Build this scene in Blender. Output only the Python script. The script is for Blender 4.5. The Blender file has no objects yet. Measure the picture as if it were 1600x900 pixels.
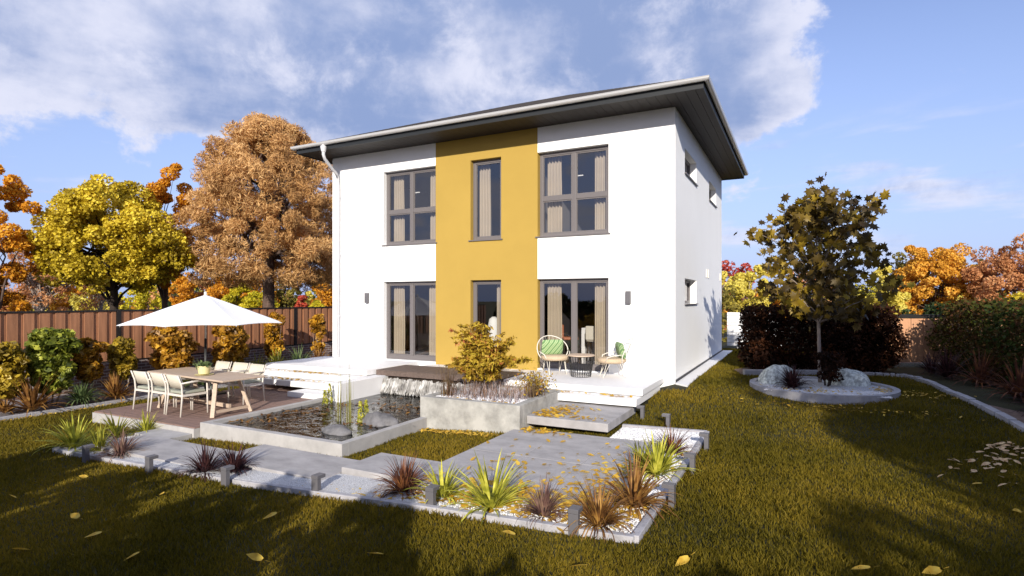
import bpy, math, random
import numpy as np
from mathutils import Vector, Matrix
random.seed(7); RNG=np.random.default_rng(11)
S=bpy.context.scene; COL=S.collection
# ------------------------------------------------------------ camera model (used to place things on the ground)
YAW=math.atan(448/880); CAM=(2.398,-12.55,1.70); FPX=880.0; HOR=468.0
RX=(math.cos(YAW),math.sin(YAW)); FW=(-math.sin(YAW),math.cos(YAW))
def sm(a,b,x):
    t=np.clip((x-a)/(b-a),0,1); return t*t*(3-2*t)
TX=[-30,-9,-6.6,-3.8,-1,1,6,40]; TZ=[-.80,-.78,-.75,-.69,-.57,-.50,-.45,-.42]
def ter(x,y):
    b=np.interp(x,TX,TZ); w=sm(-3.4,.4,y)*sm(-1.2,.1,x)
    return b*(1-w)+(-.12)*w
def at(px,py,z):
    l=(px-800)/FPX; t=(z-CAM[2])/(-(py-HOR)/FPX)
    return (CAM[0]+t*(FW[0]+l*RX[0]), CAM[1]+t*(FW[1]+l*RX[1]))
def gnd(px,py,off=0.0):
    z=-.6
    for _ in range(30):
        x,y=at(px,py,z); z=.5*z+.5*(float(ter(x,y))+off)
    return (x,y,z)
def pd(px,d,z=None):            # point on the vertical through a picture column at depth d
    l=(px-800)/FPX
    return (CAM[0]+d*(FW[0]+l*RX[0]), CAM[1]+d*(FW[1]+l*RX[1]))
# ------------------------------------------------------------ materials
MATS={}
def nt(name):
    m=bpy.data.materials.new(name); m.use_nodes=True; t=m.node_tree
    return m,t,t.nodes,t.links,t.nodes['Principled BSDF']
def mat(name,col,rough=.7,var=.0,scale=4.0,bump=0.0,bscale=60.0,metal=0.0,spec=.4,detail=5,col2=None,stretch=None,thr=(.3,.7)):
    if name in MATS: return MATS[name]
    m,t,N,L,P=nt(name)
    P.inputs['Roughness'].default_value=rough; P.inputs['Metallic'].default_value=metal
    P.inputs['Specular IOR Level'].default_value=spec
    c=Vector(col)
    tc=N.new('ShaderNodeTexCoord'); mp=N.new('ShaderNodeMapping'); L.new(tc.outputs['Object'],mp.inputs['Vector'])
    if stretch: mp.inputs['Scale'].default_value=stretch
    if var>0 or col2:
        n=N.new('ShaderNodeTexNoise'); n.inputs['Scale'].default_value=scale; n.inputs['Detail'].default_value=detail; n.inputs['Roughness'].default_value=.65
        L.new(mp.outputs[0],n.inputs['Vector'])
        r=N.new('ShaderNodeValToRGB'); r.color_ramp.elements[0].position=thr[0]; r.color_ramp.elements[1].position=thr[1]
        a=c*(1-var); b=Vector(col2) if col2 else c*(1+var)
        r.color_ramp.elements[0].color=(*a,1); r.color_ramp.elements[1].color=(*b,1)
        L.new(n.outputs['Fac'],r.inputs['Fac']); L.new(r.outputs['Color'],P.inputs['Base Color'])
    else: P.inputs['Base Color'].default_value=(*c,1)
    if bump>0:
        n2=N.new('ShaderNodeTexNoise'); n2.inputs['Scale'].default_value=bscale; n2.inputs['Detail'].default_value=6
        L.new(mp.outputs[0],n2.inputs['Vector'])
        b=N.new('ShaderNodeBump'); b.inputs['Strength'].default_value=bump; b.inputs['Distance'].default_value=.02
        L.new(n2.outputs['Fac'],b.inputs['Height']); L.new(b.outputs['Normal'],P.inputs['Normal'])
    MATS[name]=m; return m
def leafmat(name,cols,trans=.35,rough=.55,spec=.25,patch=0.6):
    """foliage: colour differs from leaf to leaf (random per island) and in soft clumps"""
    if name in MATS: return MATS[name]
    m,t,N,L,P=nt(name); P.inputs['Roughness'].default_value=rough; P.inputs['Specular IOR Level'].default_value=spec
    g=N.new('ShaderNodeNewGeometry'); tc=N.new('ShaderNodeTexCoord')
    n=N.new('ShaderNodeTexNoise'); n.inputs['Scale'].default_value=patch; n.inputs['Detail'].default_value=3
    L.new(tc.outputs['Object'],n.inputs['Vector'])
    ma=N.new('ShaderNodeMath'); ma.operation='MULTIPLY_ADD'; ma.inputs[1].default_value=2.2; ma.inputs[2].default_value=-.85
    L.new(n.outputs['Fac'],ma.inputs[0])
    mx=N.new('ShaderNodeMath'); mx.operation='MULTIPLY_ADD'; mx.inputs[1].default_value=.55
    L.new(g.outputs['Random Per Island'],mx.inputs[0]); L.new(ma.outputs[0],mx.inputs[2])
    r=N.new('ShaderNodeValToRGB'); e=r.color_ramp.elements
    e[0].color=(*cols[0],1); e[0].position=.0; e[1].color=(*cols[-1],1); e[1].position=1.0
    for i,c in enumerate(cols[1:-1],1):
        q=e.new(i/(len(cols)-1)); q.color=(*c,1)
    L.new(mx.outputs[0],r.inputs['Fac']); L.new(r.outputs['Color'],P.inputs['Base Color'])
    tr=N.new('ShaderNodeBsdfTranslucent'); L.new(r.outputs['Color'],tr.inputs['Color'])
    ms=N.new('ShaderNodeMixShader'); ms.inputs[0].default_value=trans
    out=N['Material Output']; L.new(P.outputs[0],ms.inputs[1]); L.new(tr.outputs[0],ms.inputs[2]); L.new(ms.outputs[0],out.inputs['Surface'])
    MATS[name]=m; return m
def glassmat():
    m,t,N,L,P=nt('window_glass'); N.remove(P)
    fr=N.new('ShaderNodeFresnel'); fr.inputs['IOR'].default_value=1.95
    tr=N.new('ShaderNodeBsdfTransparent'); tr.inputs['Color'].default_value=(.95,.95,.95,1)
    gl=N.new('ShaderNodeBsdfGlossy'); gl.inputs['Roughness'].default_value=.0; gl.inputs['Color'].default_value=(.95,.95,1,1)
    ms=N.new('ShaderNodeMixShader'); L.new(fr.outputs[0],ms.inputs[0]); L.new(tr.outputs[0],ms.inputs[1]); L.new(gl.outputs[0],ms.inputs[2])
    L.new(ms.outputs[0],N['Material Output'].inputs['Surface']); return m
M={}
M['white']=mat('white_render',(.86,.86,.855),.9,.018,.7,.18,260,spec=.1)
M['yellow']=mat('yellow_render',(.41,.275,.066),.9,.05,.7,.18,260,spec=.1)
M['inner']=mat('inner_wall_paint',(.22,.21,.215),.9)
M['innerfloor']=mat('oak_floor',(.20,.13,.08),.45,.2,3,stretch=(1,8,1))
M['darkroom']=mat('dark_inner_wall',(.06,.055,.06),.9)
M['soffit']=mat('dark_soffit_board',(.020,.015,.013),.6,.15,3)
M['fascia']=mat('black_fascia',(.018,.02,.022),.5)
M['gutter']=mat('pale_metal_gutter',(.62,.61,.60),.35,metal=.35)
M['pipe']=mat('white_downpipe',(.60,.60,.62),.35)
M['frame']=mat('taupe_frame',(.145,.13,.13),.45)
M['glass']=glassmat()
M['handle']=mat('pale_handle',(.8,.8,.8),.3)
M['curtain']=mat('beige_curtain',(.45,.385,.30),.9,.08,2)
M['slabw']=mat('white_terrace_stone',(.78,.775,.78),.6,.035,1.6,.06,120)
M['concrete']=mat('light_concrete',(.40,.385,.375),.85,.16,3.2,.12,70,detail=9)
M['concrete2']=mat('planter_concrete',(.36,.35,.325),.85,.24,3.0,.15,60,detail=10,thr=(.38,.62))
M['kerbm']=mat('grey_kerb',(.37,.36,.38),.85,.22,6,.25,50)
M['paving']=mat('grey_paving',(.355,.34,.34),.75,.2,2.0,.12,90,detail=14,stretch=(1,1.6,1),thr=(.34,.66))
M['bridgew']=mat('grey_brown_planks',(.125,.09,.075),.7,.3,2.5,.2,30,stretch=(14,1,14))
M['deckw']=mat('brown_decking',(.225,.145,.12),.7,.3,2.5,.2,30,stretch=(1,14,14))
M['wood']=mat('pale_table_wood',(.50,.385,.29),.6,.15,3,.05,40,stretch=(1,12,12))
M['chairf']=mat('cream_chair_frame',(.66,.61,.55),.5)
M['cushion']=mat('grey_green_cushion',(.33,.34,.28),.9,.05,8,.1,300)
M['webbing']=mat('cream_webbing',(.62,.57,.47),.8,.04,30,.2,200)
M['canvas']=mat('white_canvas',(.82,.82,.83),.85,.01,2)
M['blackm']=mat('black_metal',(.02,.02,.02),.4)
M['bollard']=mat('grey_bollard',(.12,.115,.125),.5,.08,5)
M['soil']=mat('grey_slate_mulch',(.20,.18,.19),.95,.5,40,.8,60)
M['fencew']=mat('red_brown_boards',(.34,.155,.078),.65,.3,1.6,.1,40,stretch=(6,6,.5))
M['fencep']=mat('pale_brown_boards',(.50,.26,.14),.65,.15,1.6,.1,40,stretch=(6,6,.5))
M['fenced']=mat('dark_fence_metal',(.012,.010,.010),.5)
M['bark']=mat('brown_bark',(.10,.065,.05),.95,.4,6,.6,20,stretch=(3,3,.6))
M['barkg']=mat('pale_bark',(.30,.24,.20),.95,.3,6,.5,20,stretch=(3,3,.6))
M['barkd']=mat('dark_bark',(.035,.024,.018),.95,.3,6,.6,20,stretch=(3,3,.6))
M['rock']=mat('grey_rock',(.15,.145,.15),.9,.35,7,.6,25,detail=10)
M['boulder']=mat('pale_speckled_boulder',(.55,.58,.54),.9,.4,16,.7,30,detail=12,thr=(.4,.6))
M['gravelb']=mat('white_gravel_bed',(.55,.55,.56),.9,.4,90,.8,110,thr=(.4,.6))
M['stone']=mat('white_pebbles',(.74,.735,.75),.8,.1,20)
M['rattan']=mat('beige_rattan',(.52,.40,.27),.8,.15,40,.2,200)
M['cream']=mat('cream_steel',(.70,.66,.58),.4)
M['potm']=mat('pale_yellow_pot',(.70,.62,.32),.5)
M['tile']=mat('dark_roof_tiles',(.035,.030,.030),.6,.2,3)
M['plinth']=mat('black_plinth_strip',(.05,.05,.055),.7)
# striped cushion
m,t,N,L,P=nt('green_striped_cloth'); tc=N.new('ShaderNodeTexCoord'); mp=N.new('ShaderNodeMapping'); mp.inputs['Rotation'].default_value=(0,math.radians(38),0)
w=N.new('ShaderNodeTexWave'); w.inputs['Scale'].default_value=3.6; w.inputs['Distortion'].default_value=.6; w.bands_direction='X'
r=N.new('ShaderNodeValToRGB'); r.color_ramp.interpolation='CONSTANT'; r.color_ramp.elements[0].color=(.12,.24,.09,1); r.color_ramp.elements[1].color=(.40,.48,.26,1); r.color_ramp.elements[1].position=.33
q=r.color_ramp.elements.new(.82); q.color=(.22,.36,.16,1)
L.new(tc.outputs['Object'],mp.inputs[0]); L.new(mp.outputs[0],w.inputs[0]); L.new(w.outputs['Fac'],r.inputs[0]); L.new(r.outputs[0],P.inputs['Base Color']); P.inputs['Roughness'].default_value=.9
M['stripe']=m
# brick
m,t,N,L,P=nt('old_brick'); tc=N.new('ShaderNodeTexCoord'); mp=N.new('ShaderNodeMapping'); mp.inputs['Rotation'].default_value=(math.radians(90),0,math.radians(90))
sx=N.new('ShaderNodeSeparateXYZ'); cb=N.new('ShaderNodeCombineXYZ'); L.new(tc.outputs['Object'],sx.inputs[0]); L.new(sx.outputs['Y'],cb.inputs['X']); L.new(sx.outputs['Z'],cb.inputs['Y'])
b=N.new('ShaderNodeTexBrick'); b.inputs['Scale'].default_value=1.0; b.inputs['Brick Width'].default_value=.25; b.inputs['Row Height'].default_value=.083; b.inputs['Mortar Size'].default_value=.009
b.inputs['Color1'].default_value=(.19,.105,.085,1); b.inputs['Color2'].default_value=(.12,.075,.07,1); b.inputs['Mortar'].default_value=(.36,.33,.32,1)
L.new(cb.outputs[0],b.inputs['Vector']); L.new(b.outputs['Color'],P.inputs['Base Color']); P.inputs['Roughness'].default_value=.9
bp=N.new('ShaderNodeBump'); bp.inputs['Strength'].default_value=.5; bp.inputs['Distance'].default_value=.01; bp.invert=True; L.new(b.outputs['Fac'],bp.inputs['Height']); L.new(bp.outputs[0],P.inputs['Normal'])
M['brick']=m
# water
m,t,N,L,P=nt('pond_water'); N.remove(P)
tc=N.new('ShaderNodeTexCoord'); n=N.new('ShaderNodeTexNoise'); n.inputs['Scale'].default_value=3.2; n.inputs['Detail'].default_value=4; n.inputs['Distortion'].default_value=.6; L.new(tc.outputs['Object'],n.inputs[0])
bp=N.new('ShaderNodeBump'); bp.inputs['Strength'].default_value=1.0; bp.inputs['Distance'].default_value=.05; L.new(n.outputs['Fac'],bp.inputs['Height'])
fr=N.new('ShaderNodeFresnel'); fr.inputs['IOR'].default_value=2.2; L.new(bp.outputs[0],fr.inputs['Normal'])
tr=N.new('ShaderNodeBsdfTransparent'); tr.inputs['Color'].default_value=(.55,.6,.55,1); gl=N.new('ShaderNodeBsdfGlossy'); gl.inputs['Roughness'].default_value=.03; L.new(bp.outputs[0],gl.inputs['Normal'])
ms=N.new('ShaderNodeMixShader'); L.new(fr.outputs[0],ms.inputs[0]); L.new(tr.outputs[0],ms.inputs[1]); L.new(gl.outputs[0],ms.inputs[2]); L.new(ms.outputs[0],N['Material Output'].inputs['Surface'])
M['water']=m
M['fall']=leafmat('falling_water',[(.16,.15,.14),(.42,.40,.37),(.80,.79,.77)],.2,.3,.4,patch=6)
# lawn soil below the blades
M['lawn']=mat('lawn_base',(.030,.028,.008),.95,.4,2.5,.5,80)
M['grass']=leafmat('grass_blades',[(.072,.062,.006),(.140,.112,.011),(.215,.160,.015),(.31,.215,.025)],.4,.6,.15,.45)
M['field']=mat('meadow',(.10,.085,.025),.95,.4,.3)
# ------------------------------------------------------------ mesh tools
class MB:
    def __init__(s): s.v=[]; s.f=[]
    def add(s,vs,fs):
        o=len(s.v); s.v+= [tuple(p) for p in vs]; s.f+=[tuple(i+o for i in f) for f in fs]; return s
    def box(s,x0,x1,y0,y1,z0,z1,rot=0,piv=None,tilt=0):
        vs=[(x,y,z) for z in (z0,z1) for y in (y0,y1) for x in (x0,x1)]
        if rot:
            px,py=piv if piv else ((x0+x1)/2,(y0+y1)/2); c,sn=math.cos(rot),math.sin(rot)
            vs=[(px+(x-px)*c-(y-py)*sn, py+(x-px)*sn+(y-py)*c, z) for x,y,z in vs]
        return s.add(vs,[(0,2,3,1),(4,5,7,6),(0,1,5,4),(1,3,7,5),(3,2,6,7),(2,0,4,6)])
    def prism(s,poly,z0,z1):
        n=len(poly); z0f=z0 if callable(z0) else (lambda x,y:z0); z1f=z1 if callable(z1) else (lambda x,y:z1)
        vs=[(x,y,float(z0f(x,y))) for x,y in poly]+[(x,y,float(z1f(x,y))) for x,y in poly]
        return s.add(vs,[tuple(range(n-1,-1,-1)),tuple(range(n,2*n))]+[(i,(i+1)%n,(i+1)%n+n,i+n) for i in range(n)])
    def tube(s,pts,r,n=8,cap=True):
        pts=[Vector(p) for p in pts]; k=len(pts); rs=r if isinstance(r,(list,tuple)) else [r]*k
        vs=[]; up=None
        for i,p in enumerate(pts):
            d=(pts[min(i+1,k-1)]-pts[max(i-1,0)]).normalized()
            if up is None: up=Vector((0,0,1)) if abs(d.z)<.9 else Vector((1,0,0))
            a=d.cross(up); 
            if a.length<1e-6: a=d.cross(Vector((0,1,0)))
            a.normalize(); b=d.cross(a).normalized(); up=-b if False else up
            for j in range(n):
                t=2*math.pi*j/n; vs.append(p+(a*math.cos(t)+b*math.sin(t))*rs[i])
        fs=[(i*n+j,i*n+(j+1)%n,(i+1)*n+(j+1)%n,(i+1)*n+j) for i in range(k-1) for j in range(n)]
        if cap: fs+=[tuple(range(n-1,-1,-1)),tuple(range((k-1)*n,k*n))]
        return s.add(vs,fs)
    def bar(s,a,b,w,h=None):
        h=h or w; a=Vector(a); b=Vector(b); d=(b-a).normalized(); u=Vector((0,0,1)) if abs(d.z)<.95 else Vector((0,1,0))
        x=d.cross(u).normalized()*w/2; y=x.cross(d).normalized()*h/2
        vs=[a-x-y,a+x-y,a+x+y,a-x+y,b-x-y,b+x-y,b+x+y,b-x+y]
        return s.add(vs,[(3,2,1,0),(4,5,6,7),(0,1,5,4),(1,2,6,5),(2,3,7,6),(3,0,4,7)])
    def lathe(s,prof,c=(0,0,0),n=24):
        vs=[(c[0]+r*math.cos(2*math.pi*j/n),c[1]+r*math.sin(2*math.pi*j/n),c[2]+z) for r,z in prof for j in range(n)]
        k=len(prof); fs=[(i*n+j,i*n+(j+1)%n,(i+1)*n+(j+1)%n,(i+1)*n+j) for i in range(k-1) for j in range(n)]
        fs+=[tuple(range(n-1,-1,-1)),tuple(range((k-1)*n,k*n))]
        return s.add(vs,fs)
    def quad(s,a,b,c,d): return s.add([a,b,c,d],[(0,1,2,3)])
def link(o,parent=None):
    COL.objects.link(o)
    if parent is not None: o.parent=parent
    return o
def tag(o,label=None,cat=None,group=None,kind=None):
    if label: o['label']=label
    if cat: o['category']=cat
    if group: o['group']=group
    if kind: o['kind']=kind
    return o
def obj(name,mb,mt,parent=None,smooth=False,bevel=0,label=None,cat=None,group=None,kind=None,local=False):
    me=bpy.data.meshes.new(name); o=bpy.data.objects.new(name,me)
    vs=mb.v
    if parent is not None and not local:
        l=parent['_abs'] if '_abs' in parent else parent.location
        vs=[(x-l[0],y-l[1],z-l[2]) for x,y,z in vs]
    me.from_pydata(vs,[],mb.f); me.materials.append(mt); me.update()
    if smooth: me.polygons.foreach_set('use_smooth',[True]*len(me.polygons))
    if bevel:
        b=o.modifiers.new('bevel','BEVEL'); b.width=bevel; b.segments=2; b.limit_method='ANGLE'
    link(o,parent); return tag(o,label,cat,group,kind)
def npobj(name,V,F,mt,parent=None,smooth=False,k=None,**kw):
    """V (n,3) array, F (m,k) array of equal faces"""
    me=bpy.data.meshes.new(name); o=bpy.data.objects.new(name,me)
    V=np.asarray(V,dtype=np.float32)
    if parent is not None: V=V-np.array(parent.location,dtype=np.float32)
    F=np.asarray(F,dtype=np.int32); m_,k_=F.shape
    me.vertices.add(len(V)); me.vertices.foreach_set('co',V.ravel())
    me.loops.add(m_*k_); me.loops.foreach_set('vertex_index',F.ravel())
    me.polygons.add(m_); me.polygons.foreach_set('loop_start',np.arange(0,m_*k_,k_,dtype=np.int32))
    me.materials.append(mt); me.update(calc_edges=True)
    if smooth: me.polygons.foreach_set('use_smooth',np.ones(m_,dtype=bool))
    link(o,parent); return tag(o,**kw)
def empty(name,loc,label,cat,group=None,rz=0):
    o=bpy.data.objects.new(name,None); o.empty_display_size=.1; o.location=loc; o.rotation_euler=(0,0,rz); COL.objects.link(o)
    return tag(o,label,cat,group)
def copy_tree(o,parent=None):
    c=o.copy(); COL.objects.link(c); c.parent=parent
    for ch in list(o.children): copy_tree(ch,c)
    return c
def ray_box(*a): pass
# leaf clouds --------------------------------------------------
def unit(a): return a/np.maximum(np.linalg.norm(a,axis=1,keepdims=True),1e-9)
def leaves(C,size,aspect=.55,bias=None,biasw=0.0,droop=None,shape='diamond',rng=RNG,sizevar=.35,flat=0.0):
    """C (n,3) leaf centres -> V,F of small faces"""
    n=len(C); d=unit(rng.normal(size=(n,3)))
    if droop is not None: d=unit(d*(1-droop[1])+np.asarray(droop[0])*droop[1])
    nn=rng.normal(size=(n,3)); nn[:,2]+=flat
    if bias is not None: nn=nn+bias*biasw
    s=unit(np.cross(d,nn)); 
    L=size*(1+sizevar*rng.uniform(-1,1,size=(n,1)))
    w=L*aspect*.5; n3=np.cross(s,d)*L*.12
    if shape=='diamond':
        V=np.stack([C-d*L*.5, C+s*w-d*L*.05+n3, C+d*L*.5, C-s*w-d*L*.05+n3],axis=1).reshape(-1,3)
        F=np.arange(n*4).reshape(n,4)
    elif shape=='tri':
        V=np.stack([C-d*L*.5-s*w,C-d*L*.5+s*w,C+d*L*.5],axis=1).reshape(-1,3); F=np.arange(n*3).reshape(n,3)
    return V,F
def clump_points(clumps,rad,n,rng=RNG,shell=.5):
    i=rng.integers(0,len(clumps),n); u=unit(rng.normal(size=(n,3))); r=rng.uniform(shell,1,size=(n,1))**.5
    rr=rad[i][:,None] if hasattr(rad,'__len__') else rad
    return clumps[i]+u*r*rr*np.array([1,1,.8]), u
def crown_clumps(c,R,k,rng=RNG,inner=.35,bottom=-1.0,zpow=1.0,prof=None):
    out=[]
    while len(out)<k:
        u=rng.normal(size=3); u/=np.linalg.norm(u)
        if u[2]<bottom: continue
        r=rng.uniform(inner,1)**.6
        if prof: 
            z=rng.uniform(-1,1); a=rng.uniform(0,2*math.pi); rr=prof(z)*math.sqrt(rng.uniform(.15,1)); p=np.array([rr*math.cos(a),rr*math.sin(a),z])
        else: p=u*r*(1+.14*math.sin(5*u[0]+3*u[1]+c[0])+.10*math.sin(7*u[2]+4*u[1]))
        out.append(np.array(c)+p*np.array(R))
    return np.array(out)
def limbs(base,fork,clumps,r0,k,rng,sub=2,bend=.15,n=7):
    """trunk from base to fork, then limbs out to k of the clump centres, tapering"""
    mb=MB(); base=Vector(base); fork=Vector(fork)
    pts=[]; m=6
    for i in range(m+1):
        t=i/m; p=base.lerp(fork,t); p.x+=rng.normal()*bend*.12*(1 if 0<i else 0); p.y+=rng.normal()*bend*.12*(1 if 0<i else 0); pts.append(p)
    rad=[r0*(1.35 if i==0 else 1.0)*(1-.35*i/m) for i in range(m+1)]
    mb.tube(pts,rad,n)
    idx=rng.choice(len(clumps),min(k,len(clumps)),replace=False)
    for j in idx:
        tgt=Vector(clumps[j]); t0=rng.uniform(.45,1.0); st=base.lerp(fork,t0)
        st=pts[min(m,int(round(t0*m)))]
        L=(tgt-st).length; q=[]
        for i in range(6):
            t=i/5; p=st.lerp(tgt,t); p.z+=math.sin(t*math.pi)*L*bend*.6; 
            if 0<i: p+=Vector(rng.normal(size=3))*L*.03
            q.append(p)
        r1=r0*.42*rng.uniform(.6,1.1)
        mb.tube(q,[r1*(1-.85*i/5) for i in range(6)],5,cap=False)
        for _ in range(sub):
            a=q[rng.integers(2,5)]; b=Vector(clumps[rng.integers(0,len(clumps))])
            b=a+(b-a).normalized()*min((b-a).length,L*.5)
            mb.tube([a,a.lerp(b,.5)+Vector(rng.normal(size=3))*L*.03,b],[r1*.4,r1*.25,r1*.08],4,cap=False)
    return mb
def tree(name,base,H,R,label,lm,nleaf,lsize,bark='bark',crown0=.3,k=60,crad=.35,seed=1,group=None,r0=None,cat='tree',aspect=.6,fork=None,nl=14,bottom=-.9,inner=.35,shape='diamond',droop=None,prof=None,off=(0,0),sub=2,flat=.3):
    rng=np.random.default_rng(seed); base=Vector(base)
    zc=base.z+H*(crown0+1)/2; Rz=H*(1-crown0)/2
    cl=crown_clumps((base.x+off[0],base.y+off[1],zc),(R,R,Rz),k,rng,inner,bottom,prof=prof)
    root=empty(name,base,label,cat,group)
    fk=fork or (base.x+off[0]*.5,base.y+off[1]*.5,base.z+H*(crown0+.25 if not prof else .84))
    mb=limbs(base,fk,cl,r0 or H*.022,nl,rng,sub)
    obj('trunk',mb,M[bark],root,smooth=True)
    rad=crad*R*rng.uniform(.6,1.25,size=len(cl))
    C,u=clump_points(cl,rad,nleaf,rng,.45)
    V,F=leaves(C,lsize,aspect,u,1.2,droop=droop,shape=shape,rng=rng,flat=flat)
    npobj('crown',V,F,M[lm],root)
    return root
# blade plants (yucca, flax, cordyline) --------------------------
def blade_plant(name,base,n,Ln,w,lm,label,cat='yucca',group=None,droop=.5,spread=1.0,seed=0,up=.25,trunk=0):
    if 'flax' in name: n=int(n*1.05); w=w*1.15; Ln=Ln*.88
    else: n=int(n*1.45); w=w*.9; Ln=Ln*.9
    rng=np.random.default_rng(seed+100); V=[];F=[]; seg=6; base=np.array(base,dtype=float)
    for i in range(n):
        az=rng.uniform(0,2*math.pi); f=rng.uniform(0,1)**.8
        el=math.radians(88-f*spread*70); L=Ln*rng.uniform(.65,1.08)*(1-.15*f); ww=w*rng.uniform(.7,1.2)
        dr=droop*rng.uniform(.4,1.3)*(.25+f)
        out=np.array([math.cos(az),math.sin(az),0]); sd=np.array([-math.sin(az),math.cos(az),0])
        p=base+out*(.02+.05*Ln*rng.uniform())+np.array([0,0,trunk*rng.uniform(.3,1)]); e=el; o=len(V)
        for j in range(seg+1):
            t=j/seg; wd=ww*(.55+1.2*t if t<.35 else (1-t)**.75*1.25)*(1 if t<1 else 0.02)
            nrm=np.array([0,0,1])*wd*.18
            V+= [p-sd*wd*.5+nrm, p, p+sd*wd*.5+nrm]
            p=p+(out*math.cos(e)+np.array([0,0,1])*math.sin(e))*L/seg
            e-=dr*(.25+1.1*t)*.6
        for j in range(seg):
            a=o+3*j; F+=[(a,a+1,a+4,a+3),(a+1,a+2,a+5,a+4)]
    o=npobj(name,np.array(V),np.array(F),M[lm],None,smooth=True)
    if trunk: pass
    return tag(o,label,cat,group)
def put(o,x,y,z): o.location=(x,y,z)
# ------------------------------------------------------------ leaf colours
M['lf_yg']=leafmat('yellow_green_strap_leaf',[(.09,.11,.015),(.45,.44,.05),(.80,.74,.13)],.3,patch=8)
M['lf_ygd']=leafmat('olive_strap_leaf',[(.05,.055,.012),(.20,.20,.02),(.42,.38,.04)],.3,patch=8)
M['lf_green']=leafmat('blue_green_strap_leaf',[(.05,.08,.03),(.13,.19,.07),(.26,.32,.12)],.3,patch=8)
M['lf_br']=leafmat('red_brown_strap_leaf',[(.05,.022,.018),(.16,.06,.035),(.34,.14,.05)],.3,patch=8)
M['lf_or']=leafmat('orange_strap_leaf',[(.07,.03,.012),(.27,.125,.035),(.52,.29,.07)],.3,patch=8)
M['lf_mar']=leafmat('maroon_strap_leaf',[(.018,.008,.010),(.05,.018,.020),(.11,.045,.04)],.25,patch=8)
M['lf_mauve']=leafmat('mauve_strap_leaf',[(.07,.035,.035),(.20,.11,.09),(.34,.22,.15)],.3,patch=8)
M['lf_gold']=leafmat('golden_leaf',[(.42,.23,.02),(.68,.42,.05),(.80,.58,.10)],.3,patch=2)
M['lf_pale']=leafmat('pale_pink_leaf',[(.50,.30,.16),(.75,.50,.28),(.85,.65,.35)],.3,patch=2)
M['sh_green']=leafmat('green_shrub_leaf',[(.035,.05,.007),(.17,.20,.02),(.56,.56,.08)],.3,.45,.4,patch=3)
M['sh_or']=leafmat('orange_shrub_leaf',[(.05,.026,.005),(.36,.17,.015),(.78,.44,.035)],.3,.45,.4,patch=3)
M['sh_og']=leafmat('ochre_shrub_leaf',[(.05,.036,.005),(.30,.20,.015),(.74,.55,.06)],.3,.45,.4,patch=3)
M['sh_dark']=leafmat('dark_red_hedge_leaf',[(.008,.005,.003),(.030,.011,.006),(.075,.027,.010)],.2,.6,.1,patch=2)
M['sh_mix']=leafmat('mixed_hedge_leaf',[(.012,.024,.006),(.05,.07,.012),(.085,.034,.014),(.075,.085,.013)],.2,.6,.1,patch=.7)
M['maple']=leafmat('brown_gold_maple_leaf',[(.018,.010,.003),(.055,.034,.005),(.15,.095,.010),(.42,.29,.025)],.18,.5,.3,patch=1.2)
M['tr_orange']=leafmat('orange_tree_leaf',[(.30,.11,.010),(.70,.31,.02),(.88,.50,.06)],.35,patch=.5)
M['tr_gold']=leafmat('golden_orange_tree_leaf',[(.36,.15,.012),(.78,.40,.045),(.92,.58,.11)],.35,patch=.5)
M['tr_yel']=leafmat('pale_yellow_tree_leaf',[(.40,.32,.04),(.78,.66,.12),(.85,.75,.22)],.35,patch=.5)
M['tr_yg']=leafmat('yellow_green_tree_leaf',[(.17,.115,.010),(.62,.46,.025),(.98,.80,.10)],.3,patch=.35)
M['tr_lime']=leafmat('lime_tree_leaf',[(.32,.29,.015),(.66,.55,.03),(.80,.66,.06)],.35,patch=.5)
M['tr_larch']=leafmat('bronze_needles',[(.30,.16,.06),(.62,.36,.14),(.82,.54,.24)],.3,patch=.5)
M['tr_pink']=leafmat('rusty_pink_leaf',[(.30,.12,.04),(.60,.27,.11),(.72,.40,.18)],.35,patch=.5)
M['tr_red']=leafmat('red_tree_leaf',[(.24,.03,.02),(.50,.06,.04),(.60,.14,.06)],.3,patch=1)
M['tr_olive']=leafmat('olive_tree_leaf',[(.09,.08,.015),(.26,.21,.04),(.44,.35,.07)],.3,patch=.5)
M['tr_dkg']=leafmat('dark_green_leaf',[(.012,.022,.008),(.03,.05,.015),(.06,.09,.02)],.2,patch=.5)
M['nandina']=leafmat('bronze_feather_leaf',[(.16,.08,.012),(.44,.27,.03),(.60,.46,.05),(.48,.16,.06)],.35,patch=3)
M['reedm']=leafmat('reed_leaf',[(.20,.19,.06),(.40,.38,.12)],.3,patch=3)
M['heath']=leafmat('lilac_grey_stem',[(.08,.045,.03),(.30,.17,.10),(.42,.36,.36),(.66,.62,.66)],.3,patch=9)
M['sedge']=leafmat('dark_sedge',[(.03,.02,.015),(.12,.07,.04),(.24,.17,.08)],.25,patch=5)
M['marsh']=leafmat('pond_litter',[(.03,.018,.008),(.12,.055,.018),(.30,.15,.03)],.1,patch=3)
#@@SETTING
# ============================================================ GROUND
def sheet(name,x0,x1,y0,y1,nx,ny,zf,mt,**kw):
    X,Y=np.meshgrid(np.linspace(x0,x1,nx),np.linspace(y0,y1,ny)); Z=zf(X,Y)
    V=np.stack([X.ravel(),Y.ravel(),Z.ravel()],1); i=np.arange(nx*ny).reshape(ny,nx)
    F=np.stack([i[:-1,:-1].ravel(),i[:-1,1:].ravel(),i[1:,1:].ravel(),i[1:,:-1].ravel()],1)
    return npobj(name,V,F,mt,None,smooth=True,**kw)
sheet('lawn',-40,40,-40,45,221,241,lambda x,y:ter(x,y),M['lawn'],kind='structure')
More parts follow.
